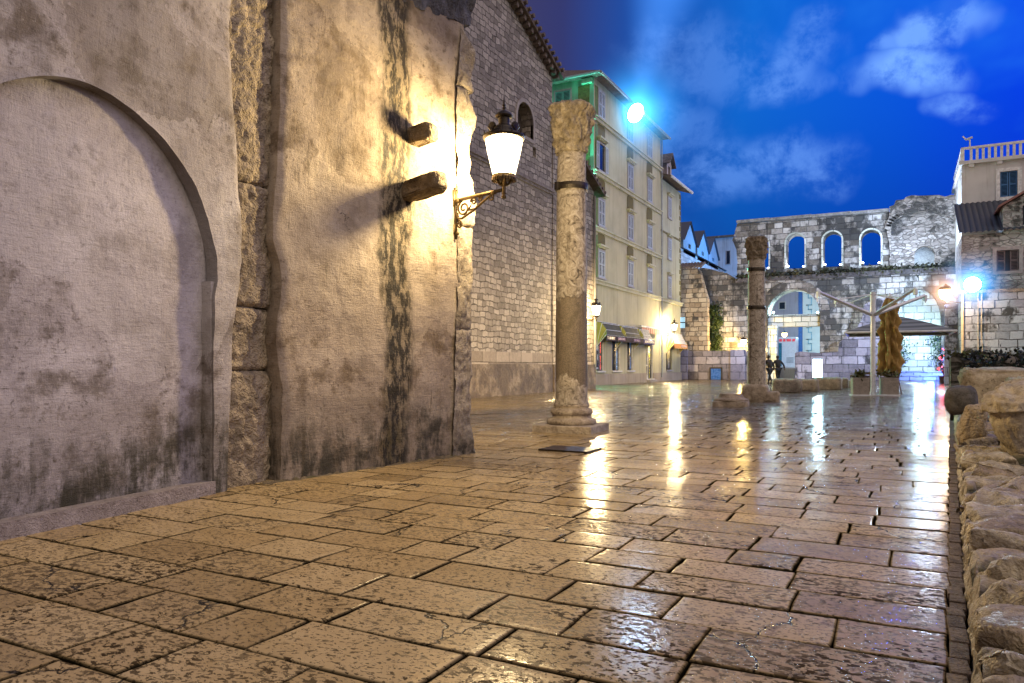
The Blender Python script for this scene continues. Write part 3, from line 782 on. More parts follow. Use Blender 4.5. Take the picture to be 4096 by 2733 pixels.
def build_column(name, label, loc, r, h, cap_h, straps, plinth, zt, capmat, z1=.75, z2=2.25):
    t = thing(name, label, 'column', loc, R(4))
    Mc = m_column('breccia_column', z1, z2); Mbase = m_rough('column_base_marble', (.16, .12, .085), (.46, .39, .30), 1.6)
    b = MB()
    hs = h - cap_h
    prof = []; N = 110
    for i in range(N + 1):
        z = zt + (hs - zt) * i / N; u = i / N
        q = r * (1 - .10 * u ** 1.5)
        if u < .03: q *= 1 + .12 * (1 - u / .03) ** 2
        prof.append((q, z))
    def fn(rr, z, a):
        x, y = math.cos(a), math.sin(a)
        w = fbm(x * .9 + 3, y * .9 + loc[0], z * 1.2, 4) * .012 + fbm(x * 4, y * 4, z * 5, 3) * .008 * (1 if z > z2 or z < z1 else .25)
        ch = max(0, nz(x * 1.3 + 8, y * 1.3, z * .9) - .32) * .16
        return rr * (1 + w - ch)
    b.lathe(prof, 72, (0, 0, 0), 0, fn)
    b.build('shaft', Mc, t, world=False, smooth=True)
    b = MB(); acanthus(b, hs - .01, cap_h, r * .97, r * (1.42 if plinth else 1.16), loc[0]); b.build('capital', capmat, t, world=False, smooth=True)
    for z in straps:
        q = r * (1 - .10 * ((z - zt) / (hs - zt)) ** 1.5) + .012
        b = MB(); b.lathe([(q - .03, z - .055), (q + .012, z - .055), (q + .018, z), (q + .012, z + .055), (q - .03, z + .055)], 48)
        b.box((q * math.cos(-2.2) * 1.06, q * math.sin(-2.2) * 1.06, z), (.09, .07, .13), -2.2); b.build('iron_strap', M_IRON, t, world=False)
    if plinth:
        s = plinth
        b = MB()
        b.lathe([(r * 1.0, .47), (r * 1.10, .455), (r * 1.13, .43), (r * 1.05, .40), (r * 1.18, .385), (r * 1.30, .36), (r * 1.33, .325), (r * 1.28, .295), (r * 1.20, .28), (r * 1.19, .245), (r * 1.30, .225), (r * 1.48, .215), (r * 1.57, .18), (r * 1.56, .14), (r * 1.46, .115), (r * .5, .11)], 64,
                (0, 0, 0), 0, lambda rr, z, a: rr * (1 + fbm(math.cos(a) * 2, math.sin(a) * 2, z * 9, 3) * .018)); b.build('moulded_base', Mbase, t, world=False, smooth=True)
        b = MB(); b.box((0, 0, .05), (s, s, .14)); b.build('plinth', Mbase, t, world=False, bevel=.02)
    else:
        me = rock_mesh((r * 3.0, r * 2.7, .62), 5, .05, .4); o = link_mesh('rough_base', me, Mbase, t, True); o.location = (-.04, 0, .22)
        me = rock_mesh((.45, .5, .38), 8, .09, .5); o = link_mesh('broken_base_piece', me, Mbase, t, True); o.location = (r * 1.75, -.12, .13)
    return t
build_column('ancient_column', 'tall nearer Roman column on a moulded base, one iron strap under its capital', (-5.0, 11.55, 0), .270, 5.52, .82, [4.12], 1.02, .44,
             m_rough('worn_capital_warm', (.10, .075, .045), (.52, .44, .32), 2.0, chisel=1.4))
cx, cy = gnd(756.5, 401)
build_column('ancient_column', 'thinner farther Roman column with two iron straps, in front of the gate', (cx, cy, 0), .275, 5.16, .72, [4.12, 2.93], 0, .3,
             m_rough('worn_capital_dark', (.07, .055, .04), (.34, .275, .19), 1.6), .05, .1)
cx, cy = gnd(731, 406)
t = thing('column_base', 'empty moulded marble column base lying left of the farther column', 'column base', (cx, cy, 0), R(8))
Mb_ = m_rough('loose_base_marble', (.15, .115, .085), (.42, .35, .27), 1.5)
b = MB(); b.lathe([(.02, .35), (.27, .345), (.30, .33), (.30, .30), (.34, .27), (.345, .25), (.38, .22), (.45, .20), (.47, .17), (.45, .135), (.2, .13)], 40, (0, 0, 0), 0, lambda r_, z, a: r_ * (1 + fbm(math.cos(a) * 1.5, math.sin(a) * 1.5, z * 6, 4) * .06)); b.build('torus_moulding', Mb_, t, world=False, smooth=True)
o = link_mesh('plinth', rock_mesh((.95, .9, .2), 21, .03, .3), Mb_, t, True); o.location = (0, 0, .06)

# ------------------------------------------------------------------ five-storey shop building
FX = -15.6
M_FAC = m_facade('pale_yellow_render', (.47, .44, .295), (.19, .175, .125))
M_GREEN = m_facade('green_lit_render', (.22, .62, .42), (.10, .22, .14))  # green glow of the alley painted into the render colour
M_TRIM = m_facade('cream_trim', (.50, .49, .36), (.2, .19, .13))
M_OLIVE = m_plain('olive_painted_panel', (.13, .105, .03), .9, 0, .3, 3, .3, 30)
M_SHUT = m_plain('grey_white_shutter', (.42, .46, .52), .6, 0, .12, 8)
M_SHUTG = m_plain('teal_shutter', (.10, .27, .27), .6, 0, .12, 8)
M_FRAME = m_plain('grey_stone_frame', (.34, .33, .34), .8, 0, .15, 6)
def facing_x(x, y0, y1, z0, z1, d=.1): return (x, y0, z0), (x + d, y1, z1)
def window(parent, y, z0, w, h, closed=True, hood=True, mat=M_SHUT, x=FX, axis='x', open_=False):
    """shuttered window on a wall facing +x (or -y when axis = 'y')"""
    def T(dy, dz, out): return (x + out, y + dy, z0 + dz) if axis == 'x' else (x + dy, y - out, z0 + dz)
    def bx(b, dy0, dy1, dz0, dz1, o0, o1): b.span(T(dy0, dz0, o0), T(dy1, dz1, o1))
    b = MB(); hw = w / 2
    bx(b, -hw - .09, -hw, 0, h, -.05, .06); bx(b, hw, hw + .09, 0, h, -.05, .06); bx(b, -hw - .09, hw + .09, h, h + .10, -.05, .06)
    bx(b, -hw - .14, hw + .14, -.09, 0, -.05, .12)
    f = b.build('window', M_FRAME, parent)
    b = MB(); bx(b, -hw, hw, 0, h, -.12, .01); b.build('pane', M_GLASS, f)
    for s in (-1, 1):
        b = MB()
        a0, a1 = (-hw + .01, -.012) if s < 0 else (.012, hw - .01)
        if open_: a0, a1 = (-hw - w * .48, -hw - .03) if s < 0 else (hw + .03, hw + w * .48)
        o0 = .025 if not open_ else .075
        bx(b, a0, a0 + .05, .02, h - .02, o0, o0 + .045); bx(b, a1 - .05, a1, .02, h - .02, o0, o0 + .045)
        for zz in (.02, h * .5 - .03, h - .08): bx(b, a0 + .05, a1 - .05, zz, zz + .06, o0 + .002, o0 + .043)
        zz = .1
        while zz < h - .1:
            if not (h * .5 - .06 < zz < h * .5 + .04): bx(b, a0 + .05, a1 - .05, zz, zz + .028, o0 + .006, o0 + .036)
            zz += .075
        b.build('shutter', mat, f)
    if hood:
        b = MB(); bx(b, -hw - .2, hw + .2, h + .22, h + .32, -.02, .26); bx(b, -hw - .14, hw + .14, h + .14, h + .22, -.02, .17); b.build('hood', M_TRIM, f)
    return f
def build_shop_building():
    y0, y1, zt = 39.2, 52.2, 17.5
    t = thing('apartment_building', 'tall five storey yellow building with shuttered windows and shops below', 'building', (FX, y0, 0))
    def shopwin(pxa, pxb, zb, ztp):
        a = on_x(pxa, 360, FX)[0]; c = on_x(pxb, 360, FX)[0]; return (a, c, zb, ztp)
    SW = [shopwin(596.2, 604.0, .82, 3.05), shopwin(612, 620.6, .82, 3.05), shopwin(627.2, 633.4, .82, 3.05), shopwin(646, 653, .22, 3.1)]
    holes = [[(a, zb), (c, zb), (c, z1), (a, z1)] for a, c, zb, z1 in SW]
    b = MB(); b.plate([[(y0 + .05, 0.0), (y1, 0.0), (y1, zt), (y0 + .05, zt)]] + holes, FX, FX - .45, 'x'); b.span((FX - 9, y0 + .06, 3.4), (FX - .44, y1, zt - .02)); b.span((FX - 9, y0 + .06, -.1), (FX - 1.4, y1, 3.42))
    b.build('street_facade', M_FAC, t)
    b = MB(); b.span((FX - 9, y0, -.1), (FX - .001, y0 + .055, zt)); b.build('side_facade', M_GREEN, t)
    b = MB()
    for z in (5.95, 8.95, 12.15, 15.25):
        b.span((FX - .02, y0 - .10, z - .16), (FX + .12, y1 + .02, z + .02)); b.span((FX - .02, y0 - .16, z + .02), (FX + .2, y1 + .04, z + .10))
    b.build('cornice', M_TRIM, t)
    b = MB()
    for z in (12.15, 15.25, 8.95): b.span((FX - 9, y0 - .12, z - .16), (FX - .021, y0 + .01, z + .09))
    b.span((FX - .7, y0 - .22, zt - .35), (FX - .05, y0, zt - .1)); b.build('side_cornice', m_facade('green_lit_trim', (.32, .58, .42)), t)  # side trim carries the same painted green glow
    b = MB()            # corner pilaster panels
    for z0, z1 in ((6.2, 8.6), (9.2, 11.8), (12.4, 14.9), (15.4, 17.1)):
        b.span((FX - .02, y0 + .18, z0), (FX + .025, y0 + .62, z1)); b.span((FX - .95, y0 - .025, z0), (FX - .25, y0 + .02, z1))
    b.build('corner_panel', m_plain('mottled_green_panel', (.13, .19, .07), .9, 0, .4, 9, .5, 25), t)
    cols = [on_x(601, 300, FX)[0], on_x(630, 300, FX)[0], on_x(649.3, 300, FX)[0]]
    for ci, y in enumerate(cols):
        for ri, z in enumerate((6.22, 9.2, 12.4, 15.45)):
            op = ci == 0 and ri == 2
            window(t, y, z, .95, 1.55, True, ri < 3, M_SHUT, open_=op)
    for y in cols:
        for z0, z1 in ((8.12, 8.76), (11.1, 11.96), (14.3, 15.06)):
            b = MB(); b.add([(FX + .02, y - .62, z0), (FX + .02, y + .62, z0), (FX + .02, y + .62, z1 - .14), (FX + .02, y + .48, z1), (FX + .02, y - .48, z1), (FX + .02, y - .62, z1 - .14)], [(0, 1, 2, 3, 4, 5)]); b.build('painted_panel', M_OLIVE, t)
    for x, z in ((FX - 1.9, 15.4), (FX - 1.9, 12.4)): window(t, y0, z, .95, 1.6, True, False, M_SHUTG, x=x, axis='y')
    b = MB(); b.span((FX - .05, y0 + .02, -.05), (FX + .07, SW[3][0] - .04, .62)); b.span((FX - .05, SW[3][1] + .04, -.05), (FX + .07, y1, .62)); b.span((FX - 1.2, y0 - .06, -.05), (FX + .075, y0 + .5, .58)); b.build('plinth', m_facade('grey_plinth', (.36, .31, .25), (.14, .11, .08)), t)
    b = MB()
    b.add([(FX + .55, y0 - .5, zt - .02), (FX + .55, y1 + .3, zt - .02), (FX - 5, y1 + .3, zt + 2.0), (FX - 5, y0 + 2.5, zt + 2.0), (FX - 9.5, y0 - .5, zt - .02), (FX - 9.5, y1 + .3, zt - .02),
           (FX + .55, y0 - .5, zt + .10), (FX + .55, y1 + .3, zt + .10), (FX - 5, y1 + .3, zt + 2.15), (FX - 5, y0 + 2.5, zt + 2.15), (FX - 9.5, y0 - .5, zt + .10), (FX - 9.5, y1 + .3, zt + .10)],
          [(6, 7, 8, 9), (6, 9, 10), (9, 8, 11, 10), (0, 4, 5, 1), (0, 1, 7, 6), (1, 5, 11, 8, 7), (0, 6, 10, 4), (4, 10, 11, 5)])
    b.build('roof', M_TILES, t)
    b = MB(); b.tube([(FX + .6, y0 - .5, zt), (FX + .6, y1 + .3, zt)], .09, 8); b.tube([(FX + .6, y0 - .55, zt), (FX - 9, y0 - .55, zt)], .09, 8); b.tube([(FX + .12, y1 - .1, zt - .1), (FX + .12, y1 - .1, .3)], .05, 8); b.build('gutter', m_plain('grey_gutter', (.26, .28, .30), .5, .3), t)
    # shop windows, door and their vertical signs
    M_SW = m_plain('white_window_frame', (.5, .5, .52), .5); M_SIGN = m_plain('black_sign', (.008, .006, .012), .35)
    for i, (a, c, z0, z1) in enumerate(SW):
        nm = 'shop_window' if i < 3 else 'door'
        b = MB(); q = .07
        b.span((FX - .2, a, z0), (FX - .02, a + q, z1)); b.span((FX - .2, c - q, z0), (FX - .02, c, z1)); b.span((FX - .2, a + q, z1 - q), (FX - .02, c - q, z1)); b.span((FX - .2, a - .06, z0 - .09), (FX + .11, c + .06, z0 - .002))
        if i == 3: b.span((FX - .2, (a + c) / 2 - .30, z0), (FX - .03, (a + c) / 2 - .22, z1 - q)); b.span((FX - .15, a + q, z0 + .002), (FX - .04, (a + c) / 2 - .3, z0 + .25)); b.span((FX - .15, a + q, 1.1), (FX - .04, (a + c) / 2 - .3, 1.18))
        wv = b.build(nm, M_SW, t)
        b = MB(); b.span((FX - .35, a + .02, z0), (FX - .16, c - .02, z1 - .01)); b.build('pane', M_GLASS, wv)
        s0 = (a + c) / 2 + (.02 if i != 3 else -.18); s1 = c - .09
        b = MB(); b.span((FX - .155, s0, z0 + .02), (FX - .10, s1, z1 - .08)); sg = b.build('sign_panel', M_SIGN, wv)
        txt, colr, es = (('EXCHANGE OFFICE', (1, .13, .06), 2.2), ('SHOP - SOUVENIRS', (.35, .6, 1), 1.4), ('SUITE ROOM', (.10, .25, .6), .55), ('CHANGE OFFICE', (.6, .10, .10), .5))[i]
        m = m_emit('sign_letters_%d' % i, colr, es)
        if i < 3: vtext(txt, FX - .094, (s0 + s1) / 2, z0 + .06, z1 - .12, (s1 - s0) * .66, m, sg)
        else:
            vtext(txt, FX - .094, (s0 + s1) / 2, 1.95, z1 - .1, (s1 - s0) * .5, m, sg); vtext('TOURIST CENTER', FX - .094, (s0 + s1) / 2, z0 + .06, 1.68, (s1 - s0) * .45, m_emit('yellow_letters', (.85, .8, .05), .8), sg)
            b = MB(); b.tube([(FX - .1, (s0 + s1) / 2, 1.81), (FX - .085, (s0 + s1) / 2, 1.81)], .11, 16); b.build('info_disc', m_emit('info_yellow', (.8, .75, .05), .7), sg)
            vtext('i', FX - .08, (s0 + s1) / 2, 1.73, 1.89, .1, M_SIGN, sg)
        if i == 1: vtext('SOUVENIRS', FX - .15, a + .25, z0 + .1, z1 - .8, .2, m_emit('dim_blue_letters', (.12, .2, .42), .5), wv)
        if i == 0:
            b = MB(); b.span((FX - .15, a + .1, z0 + .1), (FX - .11, s0 - .05, 2.3)); p_ = b.build('poster', m_emit('pale_poster', (.30, .33, .42), .25), wv)
            b = MB(); b.lathe([(.01, 0), (.12, .02), (.12, .3), (.05, .5), (.05, .72), (.09, .8), (.09, .95), (.01, 1.0)], 10, (FX - .11, (a + s0) / 2, z0 + .2)); b.build('poster_figure', M_SIGN, p_)
            b = MB(); b.span((FX - .15, a + .1, 2.35), (FX - .11, s0 - .05, 2.6)); b.build('lime_board', m_emit('lime_board', (.45, .7, .05), .5), wv)
    b = MB(); a, c = SW[3][:2]; b.span((FX - .2, a - .05, -.02), (FX + .32, c + .05, .17)); b.build('door_step', m_rough('step_stone', (.22, .2, .19), (.42, .4, .38)), t, bevel=.015)
    return t
_txt_cache = {}
def text_mesh(body, size=1.0):
    k = body
    if k not in _txt_cache:
        cu = bpy.data.curves.new('letters', 'FONT'); cu.body = body; cu.align_x = 'CENTER'; cu.align_y = 'CENTER'; cu.size = 1; cu.extrude = .01; cu.resolution_u = 3
        o = bpy.data.objects.new('letters', cu); COL.objects.link(o); bpy.context.view_layer.update()
        me = bpy.data.meshes.new_from_object(o.evaluated_get(bpy.context.evaluated_depsgraph_get()))
        bpy.data.objects.remove(o); bpy.data.curves.remove(cu); _txt_cache[k] = me
    return _txt_cache[k].copy()
def vtext(body, x, y, z0, z1, w, mat, parent):
    """letters stacked one above the other on a face looking towards +x"""
    n = len(body); st = (z1 - z0) / n; b = bmesh.new()
    for i, ch in enumerate(body):
        if ch == ' ': continue
        me = text_mesh(ch); s = min(w * 1.45, st * 1.25)
        me.transform(Matrix.Translation((x, y, z1 - st * (i + .5))) @ Matrix.Rotation(R(90), 4, 'Z') @ Matrix.Rotation(R(90), 4, 'X') @ Matrix.Scale(s, 4))
        b.from_mesh(me); bpy.data.meshes.remove(me)
    me = bpy.data.meshes.new('lettering'); b.to_mesh(me); b.free(); me.transform(MW[parent.name].inverted())
    link_mesh('lettering', me, mat, parent)
def htext(body, x, y0, y1, z, h, mat, parent, ang=0):
    me = text_mesh(body); xs = [v.co.x for v in me.vertices]; w = max(xs) - min(xs)
    me.transform(Matrix.Translation((x, (y0 + y1) / 2, z)) @ Matrix.Rotation(R(90), 4, 'Z') @ Matrix.Rotation(R(90), 4, 'X') @ Matrix.Diagonal(((y1 - y0) / w, h * 1.35, 1, 1)))
    me.transform(MW[parent.name].inverted()); link_mesh('lettering', me, mat, parent)
SHOP = build_shop_building()

def build_awning(y0, y1, zt, zb, zf, out, val, cloth, side, valm, label, texts=(), brackets=True):
    t = thing('shop_awning', label, 'awning', (FX, (y0 + y1) / 2, zb), 0, 'bonnet awnings over the shop windows')
    i2, i3 = .22, .42
    A = [(FX + .015, y0, zb), (FX + .015, y1, zb)]; W_ = [(FX + .015, y0 + .05, zt), (FX + .015, y1 - .05, zt)]
    P2 = [(FX + out * .55, y0 + i2, zt - .10), (FX + out * .55, y1 - i2, zt - .10)]
    P3 = [(FX + out * .95, y0 + i3, zt - .48), (FX + out * .95, y1 - i3, zt - .48)]
    B = [(FX + out + .12, y0, zf), (FX + out + .12, y1, zf)]
    L = lambda p, q, k: tuple(p[i] + (q[i] - p[i]) * k for i in range(3))
    b = MB(); rows = [W_, P2, P3, B]
    for r0, r1 in zip(rows, rows[1:]):
        b.grid(14, 4, lambda u, v, r0=r0, r1=r1: Vector(L(L(r0[0], r0[1], u), L(r1[0], r1[1], u), v)) - Vector((0, 0, .03 * math.sin(PI * v) * (.6 + .4 * math.sin(u * 20)))))
    b.build('canopy', cloth, t)
    for e in (0, 1):
        b = MB(); b.add([A[e], W_[e], P2[e], P3[e], B[e]], [(0, 1, 2), (0, 2, 3), (0, 3, 4)]); b.build('side_panel', side, t)
    b = MB(); b.span((FX + out + .105, y0, zf - val), (FX + out + .135, y1, zf + .01)); v_ = b.build('valance', valm, t)
    for (s, u0, u1, m) in texts: htext(s, FX + out + .142, y0 + (y1 - y0) * u0, y0 + (y1 - y0) * u1, zf - val * .5, val * .5, m, v_)
    b = MB()
    for rr in (W_, P2, P3, B):
        b.tube(rr, .018, 6)
    for e in (0, 1):
        for q in (W_, P2, P3, B): b.tube([A[e], q[e]], .016, 6)
    b.build('awning_frame', M_WHITEMET, t)
m_cl = m_plain('dark_olive_canvas', (.035, .033, .02), .8, 0, .6, 3, .2); m_si = m_plain('lime_green_canvas', (.26, .26, .05), .8, 0, .2, 3, .1)
m_va = m_plain('maroon_valance', (.022, .004, .007), .8); m_lt = m_emit('pale_letters', (.85, .7, .5), .7); m_ld = m_emit('dim_letters', (.3, .2, .32), .3)
build_awning(39.55, 42.9, 3.66, 2.2, 2.86, .5, .32, m_cl, m_si, m_va, 'olive bonnet awning reading T-SHIRT, nearest to the church', [('T-SHIRT', .04, .42, m_lt), ('TOURISTCENTER', .56, .95, m_ld)])
build_awning(42.95, 46.3, 3.62, 2.2, 2.86, .5, .32, m_cl, m_si, m_va, 'olive bonnet awning over the two middle shop windows', [('SHIRT WORLD', .42, .78, m_ld)])
build_awning(46.35, 48.7, 3.60, 2.2, 2.84, .5, .32, m_plain('striped_grey_canvas', (.22, .22, .23), .8, 0, .6, 3), m_si, m_plain('blue_violet_valance', (.05, .035, .13), .7), 'pale streaked bonnet awning beside the shop door', [('SOUVENIR', .1, .9, m_lt)])
build_awning(53.4, 57.0, 3.62, 2.0, 2.75, .55, .34, m_plain('pale_blue_canvas', (.36, .38, .44), .8), m_plain('bright_yellow_canvas', (.62, .46, .05), .8, 0, .1), m_plain('orange_valance', (.42, .14, .03), .7), 'yellow sided bonnet awning with orange valance at the far corner', [('SOUVENIR', .5, .95, m_ld)])
t = thing('roller_awning', 'rolled-in awning cassette with red and white striped flap above the door', 'awning', (FX, 49, 3.3))
b = MB(); b.tube([(FX + .2, 47.0, 3.72), (FX + .2, 51.7, 3.72)], .075, 10); b.span((FX, 47.0, 3.7), (FX + .2, 47.1, 3.8)); b.span((FX, 51.6, 3.7), (FX + .2, 51.7, 3.8)); b.build('cassette', M_WHITEMET, t)
tt = NT('red_striped_flap'); yy = tt.sep(tt.co())[1]; st_ = tt.rng(tt.math('SINE', tt.math('MULTIPLY', yy, 26)), -.2, .2)
b = MB(); b.grid(60, 4, lambda u, v: Vector((FX + .27 + .012 * math.sin(u * 60), 47.05 + 4.6 * u, 3.66 - .36 * v))); b.build('striped_flap', tt.fin(tt.mix(st_, (.42, .07, .03), (.55, .36, .28)), .8), t)

t = thing('narrow_house', 'narrow cream house with a roof dormer, beyond the tall yellow building', 'house', (FX, 55, 0))
b = MB()
ya, yb = on_x(666.4, 365, FX)[0], on_x(672, 365, FX)[0]
b.plate([[(52.2, 0), (57.6, 0), (57.6, 14.7), (52.2, 14.7)], [(ya, .82), (yb, .82), (yb, 2.9), (ya, 2.9)]], FX - .02, FX - .5, 'x'); b.span((FX - 8, 52.22, -.1), (FX - .5, 57.6, 14.68)); b.build('wall', m_facade('cream_render', (.44, .43, .31)), t)
b = MB(); b.span((FX - .3, ya, .82), (FX - .15, yb, 2.9)); w_ = b.build('shop_window', M_GLASS, t)
b = MB(); b.span((FX - .145, ya + .4, .86), (FX - .09, yb - .08, 2.8)); sg = b.build('sign_panel', m_plain('black_sign_2', (.008, .006, .012), .4), w_)
vtext('GIFT SHOP', FX - .085, (ya + yb) / 2 + .16, .9, 2.7, .25, m_emit('white_letters', (.5, .5, .55), .6), sg)
b = MB(); b.span((FX - .03, ya - .06, .72), (FX + .1, yb + .06, .815)); b.build('sill', M_FRAME, t)
b = MB(); b.span((FX - .05, 52.21, -.05), (FX + .07, 57.68, .62)); b.build('plinth', m_facade('grey_plinth_2', (.36, .32, .28)), t)
b = MB(); b.span((FX - .04, 52.22, 5.8), (FX + .13, 57.7, 5.98)); b.span((FX - .04, 52.22, 5.98), (FX + .2, 57.75, 6.05)); b.build('cornice', M_TRIM, t)
b = MB()
z = 6.2
k = 0
while z < 14.4:
    b.span((FX - .03, 57.6 - (.35 if k % 2 else .2), z), (FX + .01, 57.63, z + .32)); z += .42; k += 1
b.span((FX - .03, 52.3, 10.85), (FX + .005, 57.2, 11.0)); b.build('quoin', M_OLIVE, t)
for z in (6.25, 9.1, 12.15): window(t, on_x(669.5, 300, FX)[0], z, .8, 1.5, True, True, M_SHUT, x=FX - .02)
b = MB(); b.add([(FX + .75, 52.2, 14.65), (FX + .75, 58.0, 14.65), (FX - 8, 58.0, 17.5), (FX - 8, 52.2, 17.5), (FX + .75, 52.2, 14.8), (FX + .75, 58.0, 14.8), (FX - 8, 58.0, 17.65), (FX - 8, 52.2, 17.65)], [(0, 3, 2, 1), (4, 5, 6, 7), (0, 1, 5, 4), (1, 2, 6, 5), (2, 3, 7, 6), (3, 0, 4, 7)]); b.build('roof', M_TILES, t)
b = MB(); b.tube([(FX + .8, 52.2, 14.72), (FX + .8, 58.05, 14.72)], .10, 8); b.build('gutter', M_WHITEMET, t)
dy = on_x(668, 170, FX - .6)[0]
b = MB(); b.plate([[(dy - .62, 14.6), (dy + .62, 14.6), (dy + .62, 16.7), (dy, 17.3), (dy - .62, 16.7)], [(dy - .3, 15.1), (dy + .3, 15.1), (dy + .3, 16.5), (dy - .3, 16.5)]], FX - .5, FX - 3, 'x'); d_ = b.build('dormer', m_facade('dormer_render', (.42, .36, .36)), t)
b = MB(); b.add([(FX - .2, dy - .9, 16.5), (FX - .2, dy, 17.38), (FX - .2, dy + .9, 16.5), (FX - 4, dy - .9, 16.5), (FX - 4, dy, 17.38), (FX - 4, dy + .9, 16.5), (FX - .2, dy - .9, 16.6), (FX - .2, dy, 17.52), (FX - .2, dy + .9, 16.6), (FX - 4, dy - .9, 16.6), (FX - 4, dy, 17.52), (FX - 4, dy + .9, 16.6)], [(6, 7, 10, 9), (7, 8, 11, 10), (0, 3, 4, 1), (1, 4, 5, 2), (0, 1, 7, 6), (1, 2, 8, 7), (0, 6, 9, 3), (2, 5, 11, 8)]); b.build('dormer_roof', M_TILES, d_)
b = MB(); b.span((FX - .85, dy - .3, 15.1), (FX - .75, dy + .3, 16.5)); b.build('dormer_pane', M_GLASS, d_)
l3 = on_x(664, 338, FX)
far_lantern((FX + .03, on_x(664, 338, FX)[0], 3.55), 'distant lit lantern over the yellow awning at the far shop corner')

# green lamp in the alley and the floodlight at the eaves
def floodlight(loc, aim, label, col, watts, cone, es, disc=.22, post=0.0):
    t = thing('floodlight', label, 'floodlight', loc, 0)
    d = (Vector(aim) - Vector(loc)).normalized(); q = d.to_track_quat('-Z', 'Y').to_matrix().to_4x4()
    b = MB(); b.lathe([(.02, .22), (disc * .6, .20), (disc, .06), (disc * 1.08, 0), (disc * 1.08, -.03), (disc * .98, -.03), (disc * .98, 0.03), (.02, .05)], 20)
    for i in range(5): b.box((0, 0, .12 + .025 * i), (disc * (1.7 - i * .18), .02, .016))
    b.v = [q @ v for v in b.v]; b.build('housing', M_IRON, t, world=False)
    b = MB(); b.lathe([(.001, -.012), (disc * .97, -.01), (disc * .97, .0), (.001, .0)], 20); b.v = [q @ v for v in b.v]; b.build('lens', m_emit('flood_lens', (col[0] * .5 + .5, col[1] * .4 + .6, 1), es), t, world=False)
    b = MB(); b.tube([(0, 0, -.02), (0, 0, -.35 - post)], .03, 8); b.tube([(-disc, 0, 0), (-disc * .9, 0, -.28), (disc * .9, 0, -.28), (disc, 0, 0)], .02, 6); b.build('mounting', M_IRON, t, world=False)
    l_ = light('flood_lamp', 'SPOT', tuple(d * .06), col, watts, disc * .7, t, tuple(d), cone, .7)
    return t
fy, fz = on_x(635.5, 113, FX + .75)
FLOOD = Vector((FX + .75, fy, fz))
floodlight(FLOOD, (9, 31, 0), 'blazing blue-white floodlight at the eaves of the tall yellow building', (.45, .68, 1), 5500, R(138), 14, .62)
# self-glowing volumes that paint in the flood's rising beam and its halo
def m_haze(name, col, k, mode):
    t = NT(name); t.n.remove(t.b); o = t.co(); x, y, z = t.sep(o)
    e = t.n.new('ShaderNodeEmission'); e.inputs[0].default_value = (*col, 1)
    r = t.vmath('LENGTH', t.comb(x, y, 0), (0, 0, 0), 1)
    if mode == 'beam':
        fall = t.rng(t.math('DIVIDE', r, t.math('ADD', .3, t.math('MULTIPLY', z, .235))), 1.0, .1)
        s = t.math('MULTIPLY', fall, t.math('ADD', .35, t.math('DIVIDE', 3.5, t.math('ADD', z, 1.2))))
        s = t.math('MULTIPLY', s, t.rng(z, 46, 22))
    else:
        L = t.vmath('LENGTH', o, (0, 0, 0), 1)
        s = t.math('DIVIDE', t.rng(L, mode, mode * .1), t.math('ADD', .10, t.math('MULTIPLY', t.math('MULTIPLY', L, L), 7 / mode)))
    t.put(e.inputs[1], t.math('MULTIPLY', s, k)); t.l.new(e.outputs[0], t.out.inputs['Volume'])
    return t.m
b = MB(); N_ = 24
b.lathe([(.3, 0), (.3 + .235 * 46, 46)], N_)
hz = b.build('haze', m_haze('glow_haze_beam', (.10, .36, 1), .10, 'beam'), None)
hz.location = FLOOD; tip = at(697, -150, 62) - FLOOD; hz.rotation_euler = tip.to_track_quat('Z', 'Y').to_euler(); tag(hz, kind='stuff')
b = MB(); b.sphere((0, 0, 0), 4.5, 14)
hz = b.build('haze', m_haze('glow_haze_halo', (.06, .46, 1), 1.3, 4.5), None); hz.location = FLOOD; tag(hz, kind='stuff')
g_ = on_x(591.5, 222, FX)
t = thing('green_lamp', 'small green lamp high on the corner of the tall yellow building', 'lamp', (FX - 1.2, 38.6, 8.2))
b = MB(); b.sphere((0, 0, 0), .10, 8); b.build('lamp_globe', m_emit('green_globe', (.1, 1, .5), 8), t, world=False)
b = MB(); b.tube([(0, 0, .08), (0, .15, .2), (0, .6, .2)], .02, 6); b.build('lamp_arm', M_IRON, t, world=False)
light('green_bulb', 'POINT', (0, -.12, 0), (.16, 1, .70), 8500, .1, t)

# ------------------------------------------------------------------ the old gate and its courtyard
GY = 64.0
gx = lambda px: on_y(px, 366, GY)[0]
def gz(px, py): return on_y(px, py, GY)[1]
def gp(px, py): return on_y(px, py, GY)
RAMP_G = [(.3, (.10, .085, .07)), (.45, (.25, .225, .20)), (.6, (.40, .375, .35)), (.85, (.55, .53, .51))]
M_GATE = m_masonry('gate_blocks', .92, .46, RAMP_G, (.03, .03, .035), .03, .05, black=.85, bscale=.8, bump=.9, drip=.55, blackscale=.32)
M_GATELOW = m_masonry('gate_lower_blocks', .88, .44, RAMP_G, (.03, .03, .03), .03, .05, black=1.1, bscale=.8, bump=.9, drip=.9, blackscale=.22)
M_RUB = m_masonry('gate_rubble', .50, .22, [(.25, (.20, .17, .15)), (.55, (.38, .34, .31)), (.85, (.55, .50, .46))], (.16, .145, .135), .02, .2, black=.7, rubble=True, bump=1.0, blackscale=.3)
M_NICHE = m_masonry('niche_blocks', .95, .52, [(.25, (.36, .38, .34)), (.6, (.56, .58, .52)), (.85, (.66, .67, .62))], (.10, .13, .10), .03, .06, bscale=.8, bump=.8, drip=.2)
M_PURP = m_masonry('courtyard_blocks', 1.1, .62, [(.25, (.12, .105, .115)), (.5, (.26, .23, .25)), (.8, (.40, .36, .38))], (.035, .03, .035), .03, .05, black=.55, bscale=.9, bump=.9, drip=.35)
